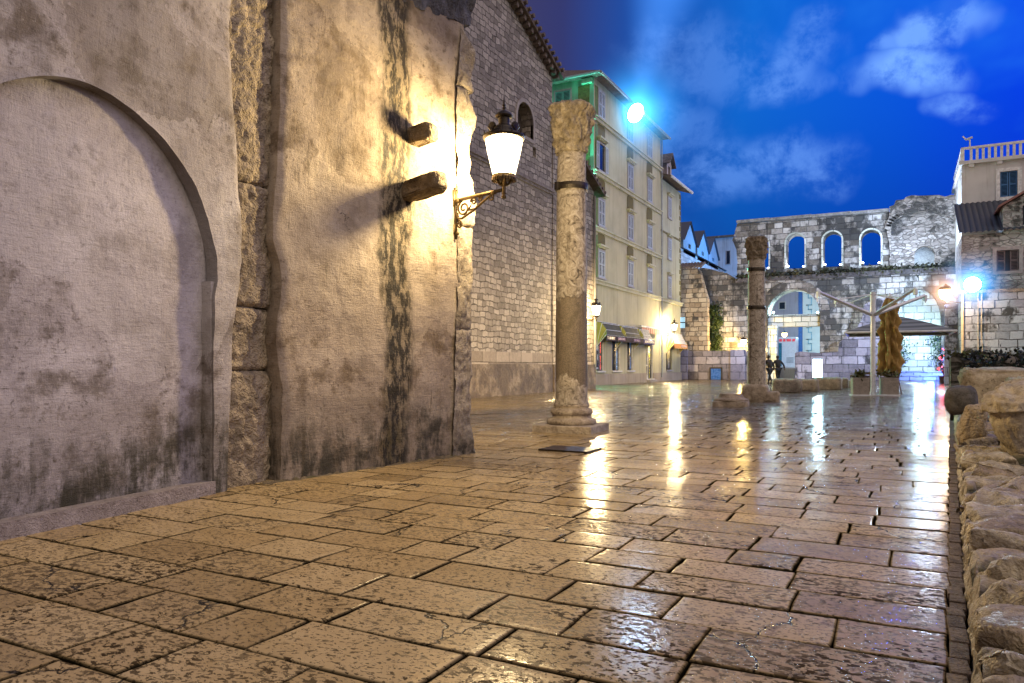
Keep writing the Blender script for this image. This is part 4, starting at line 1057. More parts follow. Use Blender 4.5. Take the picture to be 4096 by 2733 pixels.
def ragged(pts, amp, step, seed):
    out = []
    for (x0, z0), (x1, z1) in zip(pts, pts[1:]):
        n = max(1, int(math.hypot(x1 - x0, z1 - z0) / step))
        for i in range(n):
            u = i / n; out.append((x0 + (x1 - x0) * u + amp * nz(i * 1.7 + x0, seed), z0 + (z1 - z0) * u + amp * nz(i * 1.7 + z0, seed + 9)))
    return out + [pts[-1]]
def build_gate():
    t = thing('ancient_gate', 'ruined Roman gate wall with rounded window openings above a great arch', 'gate', (gx(800), GY, 0))
    zled = gz(800, 276)
    # upper wall with its arched openings
    holes = []
    for a, c, b0, t0 in ((752, 768.7, 270, 237.5), (786, 804.6, 268.5, 233.5), (823, 841.6, 266.8, 231.6), (860.8, 880.8, 265.2, 229.6)):
        m = (a + c) / 2; holes.append(arch_loop(gx(a), gx(c), gz(m, b0), gz(m, t0), 12))
    top = ragged([gp(889.5, 212), gp(850, 215.5), gp(790, 220), gp(737, 224)], .05, 1.2, 3)
    left = ragged([gp(737, 224), gp(735, 232), gp(732.5, 240), gp(736.5, 250), gp(737.5, 262), gp(737, 276)], .10, .5, 5)
    b = MB(); b.plate([[(gx(889.5), zled)] + top + left[1:-1] + [(gx(737), zled)]] + holes, GY, GY + 1.5); b.build('upper_wall', M_GATE, t)
    b = MB()
    for a, c in ((737, 770), (770, 812), (812, 852), (852, 889)):
        m = (a + c) / 2; b.box(((gx(a) + gx(c)) / 2, GY + .6, gz(m, 221.5 - (m - 760) * .075) + .1), (gx(c) - gx(a) - .02, 1.9, .22), 0, 0, 0, 0)
    b.build('coping', m_rough('coping_stone', (.10, .10, .10), (.34, .33, .32), .8), t, bevel=.03)
    for h in holes:       # raised rims round the openings
        xs = [p[0] for p in h]; zs_ = [p[1] for p in h]
        o_ = arch_loop(min(xs) - .12, max(xs) + .12, min(zs_), max(zs_) + .12, 14)
        b = MB(); b.plate([o_, h], GY - .07, GY + .1); b.build('window_rim', M_NICHE, t)
    # tall ruined arch on the right
    ztop = [(960.7, 195.6), (945, 198), (930, 196), (918, 196), (906, 197.5), (904, 200.5), (896, 201.5), (894, 206), (889.5, 207.5), (888, 236), (889.8, 250), (889.5, 276)]
    out = ragged([gp(*p) for p in ztop], .26, .40, 7)
    xr = gx(975)
    ar = []
    for i in range(15):
        u = PI * i / 14; px = 925.5 - 34.5 * math.cos(PI - u); py = 229 - 17 * math.sin(u)
        ar.append(gp(px, py))
    hole = [(ar[0][0], zled + .02), (ar[-1][0], zled + .02)] + ar[::-1] if ar[0][0] < ar[-1][0] else None
    if hole is None: hole = [(ar[-1][0], zled + .02), (ar[0][0], zled + .02)] + ar
    b = MB(); b.plate([[(xr, zled), (xr, gz(961, 195.6))] + out[:-1] + [(gx(889.5), zled)], hole], GY - .15, GY + 1.5); b.build('relieving_arch', M_RUB, t)
    wn = arch_loop(gx(914.5), gx(935), gz(925, 272.6), gz(925, 244.5), 12)
    b = MB(); b.plate([[(xr, zled - .4), (xr, gz(930, 212)), (gx(889), gz(890, 212)), (gx(889), zled - .4)], wn], GY + .55, GY + 1.4); b.build('arch_infill', M_RUB, t)
    b = MB(); b.span((gx(912), GY + 2.3, gz(925, 276)), (gx(938), GY + 2.5, gz(925, 240))); b.build('window_backing', m_rough('pale_backing', (.30, .32, .34), (.48, .5, .52), .6), t)
    b = MB()
    for i in range(22):     # voussoirs
        u = PI * (i + .5) / 22; px = 925.5 - 37.5 * math.cos(PI - u); py = 228.5 - 19.5 * math.sin(u); p = gp(px, py)
        b.box((p[0], GY - .12, p[1]), (.40, .12, .46), 0, 0, 0, -(u - PI / 2) * .9)
    b.build('voussoirs', M_RUB, t, bevel=.03)
    # ledge full of dry growth between the storeys
    zl = gz(800, 318)
    g0, g1 = gx(768.5), gx(820.5)
    arch = arch_loop(g0, g1, 0, gz(794, 290), 18, (g1 - g0) / 2)
    zspring = gz(794, 290) - (g1 - g0) / 2
    n0, n1 = gx(897.4), gx(941)
    nich = arch_loop(n0, n1, gz(920, 371), gz(920, 289), 14, 2.3)
    b = MB()
    le_ = ragged([gp(678, 268), gp(690, 271), gp(705, 268), gp(720, 272), gp(737, 276)], .15, .6, 11)
    b.plate([[(gx(678), -.1)] + [(xr, -.1), (xr, zled)] + [(gx(737), zled)] + le_[::-1][1:], arch, nich], GY - .5, GY + 1.5)
    b.build('lower_wall', M_GATELOW, t)
    b = MB(); o_ = arch_loop(g0 - .75, g1 + .75, zspring - .2, gz(794, 290) + .75, 18, (g1 - g0) / 2 + .75); i_ = arch_loop(g0, g1, zspring - .2, gz(794, 290), 18, (g1 - g0) / 2)
    b.plate([o_[2:], ], GY - .62, GY - .52) if False else b.plate([o_, [p for p in i_]], GY - .62, GY + .1); b.build('arch_ring', M_GATE, t)
    b = MB(); b.span((g0 - .3, GY - .1, gz(794, 326.5)), (g1 + .3, GY + .9, gz(794, 314.5))); b.build('lintel', M_NICHE, t, bevel=.03)
    b = MB()
    for a, c in ((766, 771), (771.5, 777)): b.span((gx(a), GY - .35, 0), (gx(c), GY + .5, gz(770, 330)))
    b.span((gx(765), GY - .45, gz(770, 330)), (gx(778), GY + .6, gz(770, 326))); b.build('door_jamb', M_NICHE, t, bevel=.03)
    b = MB(); b.span((n0 - .3, GY + .75, 0), (n1 + .3, GY + 1.2, gz(920, 287))); b.build('walled_niche', M_NICHE, t)
    b = MB(); b.span((gx(737), GY - .75, zled - .35), (xr, GY + .1, zled)); b.build('ledge', m_rough('ledge_stone', (.03, .028, .03), (.15, .13, .13), .7), t)
    # steps of the lit niche
    b = MB(); b.span((n0 - .1, GY - 1.3, 0), (n1 + .1, GY + .4, .42)); b.span((n0 - .1, GY - .9, .42), (n1 + .1, GY + .7, .72)); b.build('niche_step', m_masonry('blue_step', 1.2, .3, [(.3, (.16, .18, .24)), (.7, (.3, .32, .38))], (.03, .03, .04), .03), t)
    # dry weeds hanging off the ledge
    return t, zled, (g0, g1, zspring), (n0, n1)
GATE, ZLED, (G0, G1, ZS), (N0, N1) = build_gate()

def leaf_mesh(pts, n, size, spread, seed, flat=.5, droop=0.0):
    rnd = random.Random(seed); b = MB()
    for _ in range(n):
        p = Vector(pts[rnd.randrange(len(pts))]) + Vector([rnd.gauss(0, s) for s in spread])
        s = size * rnd.uniform(.5, 1.3); d = Vector((rnd.gauss(0, 1), rnd.gauss(0, 1), rnd.gauss(0, 1) - droop)).normalized()
        u = d.cross(Vector((rnd.gauss(0, 1), rnd.gauss(0, 1), rnd.gauss(0, 1)))).normalized()
        b.add([p, p + d * s * .5 + u * s * .25, p + d * s, p + d * s * .5 - u * s * .25], [(0, 1, 2, 3)])
    return b
def m_leaf(name, a, c):
    t = NT(name); n = t.noise(1.2, 4); o = t.n.new('ShaderNodeObjectInfo')
    return t.fin(t.mix(t.rng(n, .35, .65), a, c), .6, spec=.3)
M_IVY = m_leaf('ivy_leaf', (.012, .022, .006), (.06, .085, .018)); M_DRY = m_leaf('dry_weed', (.03, .024, .012), (.12, .10, .05))
t = thing('ivy', 'dark ivy hanging down the old gate wall left of the farther column', 'ivy', (gx(714), GY - .6, 2.5))
pts = []
rnd = random.Random(5)
for _ in range(70):
    z_ = rnd.uniform(0, 1); pts.append((gx(714) + rnd.uniform(-.65, .65) * (1 - .35 * abs(z_ - .5)), GY - .72, gz(714, 350 - 42 * z_)))
leaf_mesh(pts, 2600, .22, (.18, .10, .22), 3, droop=.8).build('foliage', M_IVY, t)
b = MB()
for k in range(5): b.tube([(gx(714) + .25 * (k - 2), GY - .56, 1.0), (gx(714) + .2 * (k - 2), GY - .56, 3.5), (gx(714) + .3 * (k - 2), GY - .56, 5.2)], [.03, .02, .01], 5)
b.build('stem', M_DRY, t)
t = thing('wall_weeds', 'dark dry weeds growing along the ledge above the great arch', 'weeds', (gx(850), GY - .4, ZLED))
pts = [(gx(737 + 225 * random.random()), GY - .35, ZLED + .05) for _ in range(120)]
leaf_mesh(pts, 2600, .34, (.35, .25, .13), 9, droop=.5).build('foliage', m_leaf('dark_weed', (.01, .012, .008), (.045, .045, .022)), t)
for px, lab, sd in ((899, 'leafy shrub at the left edge of the lit niche', 4), (936, 'leafy shrub at the right edge of the lit niche', 6)):
    t = thing('shrub', lab, 'shrub', (gx(px), GY - .1, .7), 0, 'shrubs in the lit niche')
    leaf_mesh([(gx(px) + random.gauss(0, .25), GY - .15, gz(px, 362 - 24 * random.random())) for _ in range(30)], 420, .2, (.25, .15, .18), sd).build('foliage', m_leaf('shrub_leaf', (.01, .03, .02), (.04, .07, .03)), t)
    b = MB()
    for k in range(5): b.tube([(gx(px) + .04 * k, GY - .15, .7), (gx(px) + .14 * (k - 2), GY - .15, 1.7), (gx(px) + .2 * (k - 2), GY - .15, gz(px, 342))], [.025, .015, .006], 5)
    b.build('stem', M_DRY, t)

# houses behind the gate arch and up the street on the left
def simple_house(name, label, y, x0, x1, h, mat, marks=(), panes=()):
    t = thing(name, label, 'house', ((x0 + x1) / 2, y, 0))
    b = MB(); b.span((x0, y, -.1), (x1, y + 5, h)); b.build('wall', mat, t)
    b = MB(); b.span((x0 - .2, y - .3, h), (x1 + .2, y + 5.2, h + .25)); b.build('roof', M_TILES, t)
    for m, (a, c, z0, z1) in marks:
        b = MB(); b.span((a, y - .05, z0), (c, y + .02, z1)); b.build('wall_panel', m, t)
    for (a, c, z0, z1) in panes:
        b = MB(); q = .1
        b.span((a - q, y - .08, z0 - q), (a, y + .02, z1 + q)); b.span((c, y - .08, z0 - q), (c + q, y + .02, z1 + q)); b.span((a, y - .08, z1), (c, y + .02, z1 + q)); b.span((a, y - .08, z0 - q), (c, y + .02, z0)); f = b.build('window', M_FRAME, t)
        b = MB(); b.span((a, y - .03, z0), (c, y + .01, z1)); b.build('pane', M_GLASS, f)
    return t
HY_ = 80.0
hx = lambda px: on_y(px, 366, HY_)[0]
hzz = lambda px, py: on_y(px, py, HY_)[1]
blue_lit = m_facade('blue_lit_dormer', (.22, .36, .50), (.16, .26, .36))  # blue light on the dormers painted into their colour
pale = m_facade('pale_cyan_render', (.55, .6, .62), (.4, .45, .48))
blue_strip = m_plain('deep_blue_panel', (.02, .10, .34), .6)
t = simple_house('house', 'house seen through the great arch with a mauve wall, blue strip and pale fretted panel', HY_, hx(740), hx(850), 10.6, m_facade('mauve_render', (.30, .29, .36)),
    [(blue_strip, (hx(798.5), hx(802.5), 0, 10.2)), (pale, (hx(802.8), hx(830), 0, 10.2))], [(hx(779.5), hx(785), hzz(782, 309), hzz(782, 302.5))])
b = MB(); px_, pz_ = hx(806.5), 1.6      # the fretted border of the pale panel
path = []
zc = 1.5
while zc < 9.8:
    path += [(hx(807), zc), (hx(811.5), zc), (hx(811.5), zc + .7), (hx(808.5), zc + .7), (hx(808.5), zc + 1.15)]; zc += 1.15
for (xa, za), (xb, zb) in zip(path, path[1:]): b.box(((xa + xb) / 2, HY_ - .06, (za + zb) / 2), (abs(xa - xb) + .10, .05, abs(za - zb) + .10))
b.build('fret_border', m_plain('fret_blue', (.18, .34, .46), .6), t)
SX = -19.5
t = thing('row_house', 'pale blue-lit house row with three gabled dormers up the street', 'house', (SX, 84, 0))
b = MB(); b.span((SX - 8, 66, 0), (SX, 100, on_x(700, 258, SX)[1])); b.build('wall', m_masonry('pale_street_wall', .8, .4, [(.3, (.34, .36, .38)), (.7, (.52, .54, .56))], (.2, .2, .22), .02), t)
b = MB(); e_ = on_x(700, 258, SX)[1]; b.add([(SX + .3, 66, e_), (SX + .3, 100, e_), (SX - 8, 100, e_ + 5), (SX - 8, 66, e_ + 5), (SX - 8, 66, e_), (SX - 8, 100, e_)], [(0, 1, 2, 3), (1, 5, 2), (0, 3, 4), (0, 4, 5, 1)]); b.build('roof', m_plain('dark_blue_tiles', (.06, .07, .10), .8), t)
for pa, pb, tp, bt in ((683.5, 695.5, 222.5, 262), (697.5, 708, 231.5, 262), (708.5, 718, 239, 264)):
    ya, yb = on_x(pa, 250, SX)[0], on_x(pb, 250, SX)[0]; ym = (ya + yb) / 2; zt = on_x((pa + pb) / 2, tp, SX)[1]; hh = (yb - ya)
    b = MB(); b.plate([[(ya, e_ - .3), (yb, e_ - .3), (yb, zt - 2.0), (ym, zt), (ya, zt - 2.0)], [(ym - .5, e_ + .4), (ym + .5, e_ + .4), (ym + .5, zt - 2.2), (ym - .5, zt - 2.2)]], SX, SX - 4, 'x'); d_ = b.build('dormer', blue_lit, t)
    b = MB(); b.span((SX - .3, ym - .5, e_ + .4), (SX - .2, ym + .5, zt - 2.2)); b.build('dormer_pane', M_GLASS, d_)
    b = MB(); b.add([(SX + .2, ya - .25, zt - 2.15), (SX + .2, ym, zt + .12), (SX + .2, yb + .25, zt - 2.15), (SX - 5, ya - .25, zt - 2.15), (SX - 5, ym, zt + .12), (SX - 5, yb + .25, zt - 2.15)], [(0, 1, 4, 3), (1, 2, 5, 4)]); b.build('dormer_roof', bpy.data.materials['dark_blue_tiles'], d_)
t = simple_house('far_house', 'plain pale blue-lit house between the row of dormers and the gate', 92, on_y(700, 300, 92)[0], on_y(742, 300, 92)[0], on_y(720, 238, 92)[1], m_facade('blue_lit_render', (.46, .50, .56)), [], [(on_y(726.5, 300, 92)[0], on_y(730, 300, 92)[0], on_y(728, 264, 92)[1], on_y(728, 251, 92)[1])])  # blue light painted into the far house render
light('street_glow', 'POINT', (-12, 80, 13), (.10, .42, 1), 5000, .6)  # unseen light added to brighten the houses up the street
light('gate_passage_fill', 'POINT', ((G0 + G1) / 2 + 1, 74, 4.5), (.55, .85, 1), 1500, .4)  # unseen light added behind the arch to brighten the house there

# warm ruin house on the left of the gate
t = thing('ruined_house', 'half ruined warm-lit stone house with tiled eave beside the gate', 'house', (gx(684), GY - 2.2, 0))
yq = GY - 2.2
qx = lambda px: on_y(px, 366, yq)[0]
qz = lambda px, py: on_y(px, py, yq)[1]
b = MB()
prof = ragged([(qx(708), 0), (qx(707), qz(707, 300)), (qx(703), qz(703, 285)), (qx(700), qz(700, 272)), (qx(697), qz(697, 268))], .15, .5, 4)
b.plate([[(qx(676), 0)] + prof + [(qx(676), qz(676, 268))], [(qx(679), qz(682, 328)), (qx(685), qz(682, 328)), (qx(685), qz(682, 317)), (qx(679), qz(682, 317))]], yq, yq + .8); b.build('wall', m_masonry('warm_ruin', .7, .4, [(.25, (.22, .16, .10)), (.6, (.42, .33, .22)), (.85, (.52, .43, .30))], (.06, .045, .03), .03, .09, black=.35, bump=1.0), t)
b = MB()
for i in range(9): b.tube([(qx(677) + i * .26, yq + 1.0, qz(690, 262)), (qx(677) + i * .26, yq - .35, qz(690, 268))], .12, 7)
b.build('tiled_eave', M_TILES, t)
b = MB(); b.span((qx(678), yq + .3, qz(682, 329)), (qx(686), yq + .4, qz(682, 316))); w_ = b.build('window', m_emit('lit_window', (.45, .75, .95), .9), t)
b = MB(); b.span((qx(679), yq + .05, qz(682, 323)), (qx(685), yq + .12, qz(682, 322))); b.build('transom', M_DARK, w_)

# low courtyard walls in front of the gate
def low_wall(label, y, pxa, pxb, prof, th=.7, mat=M_PURP, cap=None):
    fx = lambda px: on_y(px, 366, y)[0]
    t = thing('courtyard_wall', label, 'wall', ((fx(pxa) + fx(pxb)) / 2, y, 0))
    pts = [on_y(px, py, y) for px, py in prof]
    b = MB(); b.plate([[(pts[0][0], -.05)] + [(pts[-1][0], -.05)] + pts[::-1]], y, y + th); b.build('masonry', mat, t)
    return t
t = low_wall('low straight block wall beside the yellow awning shop', 59.5, 678, 748, [(677, 351), (748, 351)])
for px in (681, 738):
    fx = on_y(px, 366, 59.5)[0]; b = MB(); b.span((fx - .55, 59.35, -.05), (fx + .55, 59.9, 2.36)); b.build('pier', m_masonry('bluish_pier', 1.1, .62, [(.3, (.16, .16, .24)), (.7, (.32, .32, .44))], (.03, .03, .05), .03), t)
fx = on_y(716, 366, 59.5)[0]; b = MB(); b.span((fx - .5, 59.42, .02), (fx - .4, 59.7, .95)); b.span((fx + .4, 59.42, .02), (fx + .5, 59.7, .95)); b.span((fx - .5, 59.42, .9), (fx + .5, 59.7, 1.0)); k_ = b.build('hatch_frame', M_IRON, t)
b = MB(); b.span((fx - .4, 59.47, .02), (fx + .4, 59.52, .9)); b.build('hatch', m_plain('blue_hatch', (.03, .12, .42), .3), k_)
low_wall('low ruined block wall stepping up behind the illuminated sign', 61.0, 795, 872, [(795, 353), (800, 351.5), (818, 353), (838, 352), (839, 343), (846, 336), (854, 334), (862, 318), (864, 305), (872, 300), (880, 298), (896, 300), (897, 340)])
# parasols and shelters of the courtyard cafe
M_CANV = m_plain('pale_mauve_canvas', (.34, .32, .34), .8, 0, .2, 3, .2)
def shelter(label, px, py, w, h, D, mat):
    p = at(px, py, D); t = thing('canvas_shelter', label, 'shelter', (p.x, p.y, 0), 0, 'canvas tops behind the low wall')
    b = MB(); b.grid(16, 12, lambda u, v: Vector((p.x + (u - .5) * w, p.y + (v - .5) * w * .7, p.z + h * (1 - (2 * u - 1) ** 2) * (1 - .8 * (2 * v - 1) ** 2) - .02 * math.cos(u * 40)))); b.build('canvas_top', mat, t)
    b = MB()
    for sx in (-.46, .46): b.tube([(p.x + sx * w, p.y, 0), (p.x + sx * w, p.y, p.z + .05)], .03, 6)
    b.build('pole', M_WHITEMET, t)
shelter('pale domed canvas top behind the low wall near the farther column', 733, 351.3, 4.6, .62, 66, M_CANV)
shelter('flat pale folded canvas top beside the yellow awning', 690, 344.5, 4.2, .4, 64, m_plain('cream_canvas', (.5, .46, .38), .8))

# white kiosk seen through the gateway
ky = 66.3
kx = lambda px: on_y(px, 366, ky)[0]; kz = lambda px, py: on_y(px, py, ky)[1]
t = thing('kiosk', 'small white kiosk with red fascia signs inside the gateway', 'kiosk', (kx(787), ky, 0))
b = MB(); b.span((kx(778.5), ky, 0), (kx(796), ky + 1.6, kz(787, 337))); b.build('body', m_plain('white_kiosk_panel', (.55, .62, .66), .5, 0, .1), t, bevel=.03)
for a, c in ((779.2, 782), (783.2, 785.6), (786.8, 791), (792.4, 795)):
    b = MB(); b.span((kx(a), ky - .05, kz(787, 341.5)), (kx(c), ky + .02, kz(787, 339))); b.build('fascia_sign', m_emit('red_sign', (.6, .06, .08), .4), t)
b = MB(); b.span((kx(778.8), ky - .04, kz(787, 366)), (kx(781.8), ky + .02, kz(787, 343))); b.build('door', m_plain('teal_glass', (.03, .16, .22), .2), t)
b = MB()
for i in range(5): b.span((kx(786.5), ky - .04, kz(787, 358 + i * 1.2)), (kx(793.5), ky + .02, kz(787, 357.5 + i * 1.2)))
b.build('vent_grille', m_plain('grille_grey', (.16, .22, .26), .5), t)

def globe_lamp(label, loc, col, watts, r, es, arm=None, cat='street lamp'):
    t = thing('street_lamp', label, cat, loc)
    b = MB(); b.lathe([(.01, -r * 1.25), (r * .75, -r * .95), (r, -r * .1), (r * .95, r * .35), (.01, r * .4)], 18); b.build('lamp_globe', m_emit('lamp_globe', col, es), t, world=False, smooth=True)
    b = MB(); b.lathe([(r * 1.02, r * .36), (r * 1.1, r * .42), (r * .8, r * .8), (r * .25, r * 1.05), (.01, r * 1.3)], 18); b.build('lamp_hood', M_IRON, t, world=False)
    b = MB(); b.tube(arm or [(0, 0, r * 1.2), (0, .3, r * 1.5), (0, .8, r * 1.4)], .025, 8); b.build('lamp_arm', M_IRON, t, world=False)
    light('street_bulb', 'POINT', (0, -r * 1.6 if arm is None else 0, -r * 1.6), col, watts, r * .6, t)
    return t
globe_lamp('warm lamp glowing on the gate wall just left of the farther column', at(743.5, 341, 60.5), (1, .68, .22), 1500, .26, 22)
globe_lamp('yellow lamp above the white kiosk in the gateway', at(784.5, 334, 65.2), (1, .72, .25), 260, .22, 18)

# little uplights on the sills of the gate windows and on the lintel
def uplight(loc, label, col=(.75, .92, 1), watts=55, grp='small uplights on the gate'):
    t = thing('uplight', label, 'spotlight', loc, 0, grp)
    b = MB(); b.tube([(0, 0, -.12), (0, 0, .02)], .10, 10); b.build('housing', M_IRON, t, world=False)
    b = MB(); b.sphere((0, 0, .06), .085, 7); b.build('bulb', m_emit('uplight_bulb', (col[0] * .5 + .5, col[1], col[2]), 14), t, world=False)
    light('uplight_lamp', 'POINT', (0, 0, .25), col, watts, .06, t)
names = ('first', 'second', 'third', 'fourth')
for i, (a, c, pb) in enumerate(((753.5, 767.5, 270), (787.5, 803, 268.2), (824.5, 840, 266.4), (862.5, 879, 264.6))):
    for px, sd in ((a, 'left'), (c, 'right')):
        uplight((gx(px), GY + .35, gz(px, pb) + .12), 'tiny uplight on the %s sill corner of the %s upper gate window from the left' % (sd, names[i]))
for px, lab in ((772.5, 'tiny uplight at the left end of the lintel in the great arch'), (817, 'tiny uplight at the right end of the lintel in the great arch')):
    uplight((gx(px), GY + .45, gz(px, 313)), lab, (.6, .95, 1), 260)
uplight((gx(918), GY + .9, gz(925, 271.5)), 'tiny uplight in the window of the ruined relieving arch', (.75, .92, 1), 90)
# unseen lights added to brighten the walled niche and its steps
light('niche_fill', 'POINT', (gx(921), GY - 2.6, 2.9), (.66, .98, 1), 1000, .4)
light('blue_fill', 'POINT', (gx(930), GY - 2.2, .5), (.04, .10, 1), 700, .2)

# ------------------------------------------------------------------ centre: sign, stones, people, parasols
p = at(817.3, 366, 47); y_ = p.y
t = thing('illuminated_sign', 'brightly glowing white-blue upright sign standing in front of the low wall', 'sign', (p.x, p.y, 0), .10)
b = MB(); b.box((0, 0, .94), (.60, .10, 1.22)); b.build('sign_case', M_WHITEMET, t, world=False, bevel=.02)
b = MB(); b.box((0, -.056, .95), (.54, .012, 1.14)); b.build('lit_face', m_emit('lit_sign_face', (.42, .86, 1), 16), t, world=False)
b = MB()
for sx in (-.2, .2): b.box((sx, 0, .17), (.05, .05, .34)); b.box((sx, 0, .02), (.08, .4, .04))
b.build('sign_foot', M_IRON, t, world=False)
light('sign_glow', 'POINT', (0, -.5, .95), (.25, .75, 1), 60, .3, t)
M_BLK = m_rough('fallen_block', (.13, .11, .09), (.40, .35, .29), .9)
def stone_block(name, label, px, py, d, seed, rz=0.0, mat=M_BLK, amp=.035, k=.32, z=None, grp='fallen stone blocks by the farther column', D=None, cat='stone block'):
    x, y = gnd(px, py) if D is None else at(px, py, D).xy
    o = link_mesh(name, rock_mesh(d, seed, amp, k, 4, 1.5, .014), mat, None, True)
    o.location = (x, y, (d[2] / 2 - .05) if z is None else z); o.rotation_euler = (0, 0, rz); tag(o, label, cat, grp); return o
stone_block('stone_block', 'rounded mottled stone block right behind the farther column', 787, 392.5, (1.15, .7, .62), 31, .1)
stone_block('stone_block', 'long flat stone block left of the illuminated sign', 803.5, 391, (1.25, .7, .58), 32, .05)
stone_block('stone_block', 'tan broken stone block right of the illuminated sign', 828, 389.5, (1.2, .9, .62), 33, .0)
stone_block('stone_block', 'banded column drum piece lying left of the planters', 838, 388, (.9, .8, .55), 34, .3)
stone_block('stone_block', 'low dark stone block at the foot of the left planter', 846.5, 387, (.8, .7, .42), 35, .0)

def make_person(label, p, rz, pose):
    t = thing('person', label, 'person', p, rz)
    ms, lean = pose['step'], pose.get('lean', .05)
    V = {}
    def v(n, x, y, z, r): V[n] = ((x, y, z), r)
    v('pelvis', 0, 0, .94, .14); v('waist', 0, .01, 1.08, .125); v('chest', 0, .03 + lean, 1.30, .15); v('neck', 0, .03 + lean, 1.48, .06); v('head0', 0, .05 + lean, 1.56, .075); v('head1', 0, .055 + lean, 1.66, .095); v('head2', 0, .05 + lean, 1.73, .07)
    for s, n in ((-1, 'L'), (1, 'R')):
        f = s * ms
        v('sh' + n, s * .17, .02 + lean, 1.42, .07); v('el' + n, s * pose['elbow'][0], -.02 - f * .5 + lean, pose['elbow'][1], .05); v('wr' + n, s * pose['wrist'][0], .08 - f * .7, pose['wrist'][1], .035)
        v('hip' + n, s * .095, 0, .88, .10); v('kn' + n, s * .10, f * .55 + .05, .50, .065); v('an' + n, s * .10, f * 1.0 - (.05 if f < 0 else 0), .09 + (.04 if f < 0 else 0), .042); v('toe' + n, s * .115, f * 1.0 + .16, .035, .035)
    E = [('pelvis', 'waist'), ('waist', 'chest'), ('chest', 'neck'), ('neck', 'head0'), ('head0', 'head1'), ('head1', 'head2')]
    for n in 'LR': E += [('chest', 'sh' + n), ('sh' + n, 'el' + n), ('el' + n, 'wr' + n), ('pelvis', 'hip' + n), ('hip' + n, 'kn' + n), ('kn' + n, 'an' + n), ('an' + n, 'toe' + n)]
    def skin(name, keys, edges, grow, mat, root_, sub=2, extra=None):
        idx = {k: i for i, k in enumerate(keys)}
        me = bpy.data.meshes.new(name); me.from_pydata([V[k][0] for k in keys], [(idx[a], idx[b_]) for a, b_ in edges if a in idx and b_ in idx], [])
        o = bpy.data.objects.new(name, me); COL.objects.link(o)
        o.modifiers.new('skin', 'SKIN'); sm = o.modifiers.new('sub', 'SUBSURF'); sm.levels = sub; sm.render_levels = sub
        for i, k in enumerate(keys):
            r = V[k][1] * grow; me.skin_vertices[0].data[i].radius = (r, r); me.skin_vertices[0].data[i].use_root = (k == root_)
        bpy.context.view_layer.update()
        m2 = bpy.data.meshes.new_from_object(o.evaluated_get(bpy.context.evaluated_depsgraph_get())); bpy.data.objects.remove(o)
        if extra:
            bm = bmesh.new(); bm.from_mesh(m2); em = bpy.data.meshes.new('x'); em.from_pydata([tuple(q) for q in extra.v], [], extra.f); bm.from_mesh(em); bm.to_mesh(m2); bm.free()
        return link_mesh(name, m2, mat, t, True)
    hands = MB()
    for n, s in (('L', -1), ('R', 1)):
        w = Vector(V['wr' + n][0]); e = Vector(V['el' + n][0]); d = (w - e).normalized(); side = d.cross(Vector((s, 0, 0))).normalized()
        palm = w + d * .07; hands.tube([w, w + d * .04, palm, palm + d * .02], [.028, .036, .038, .02], 8)
        for i, ln in enumerate((.062, .072, .068, .052)):
            b0 = palm + side * (.027 - .018 * i); hands.tube([b0 - d * .01, b0 + d * ln * .5, b0 + d * ln * .85 + Vector((-s * .012, 0, 0)), b0 + d * ln + Vector((-s * .02, 0, 0))], [.010, .009, .008, .004], 6)
        th0 = w + d * .03 + side * .032; hands.tube([th0, th0 + d * .03 + side * .022, th0 + d * .058 + side * .026], [.012, .010, .005], 6)
    skin('person_body', list(V), E, 1.0, m_plain('dark_skin', (.10, .06, .045), .6), 'pelvis', 2, hands)
    jk = ['pelvis', 'waist', 'chest'] + [a + n for n in 'LR' for a in ('sh', 'el', 'wr')]
    skin('jacket', jk, E, 1.28, m_plain('dark_coat', pose['coat'], .8), 'pelvis')
    tk = ['pelvis'] + [a + n for n in 'LR' for a in ('hip', 'kn', 'an')]
    skin('trousers', tk, E, 1.2, m_plain('dark_trousers', (.008, .008, .012), .8), 'pelvis')
    b = MB(); c = V['head1'][0]; b.sphere((c[0], c[1] - .015, c[2] + .025), .108, 10); b.build('hair', m_plain('black_hair', (.008, .006, .005), .6), t, world=False, smooth=True)
    b = MB()
    for n in 'LR':
        q = V['an' + n][0]; b.tube([(q[0], q[1] - .06, .035), (q[0], q[1] + .05, .045), (q[0], q[1] + .17, .03)], [.045, .05, .035], 8)
    b.build('shoes', m_plain('black_shoes', (.006, .006, .006), .4), t, world=False, smooth=True)
pp = at(778.2, 366, 48); make_person('person in a dark coat with arms held out, walking towards the gateway', (pp.x, pp.y, 0), TH + .05, dict(step=.16, elbow=(.34, 1.18), wrist=(.40, .94), coat=(.012, .009, .009)))
pp = at(770.0, 366, 46.5); make_person('person in dark clothes half hidden beside the farther column', (pp.x, pp.y, 0), TH + .3, dict(step=.26, elbow=(.24, 1.15), wrist=(.22, .92), lean=.1, coat=(.014, .010, .008)))

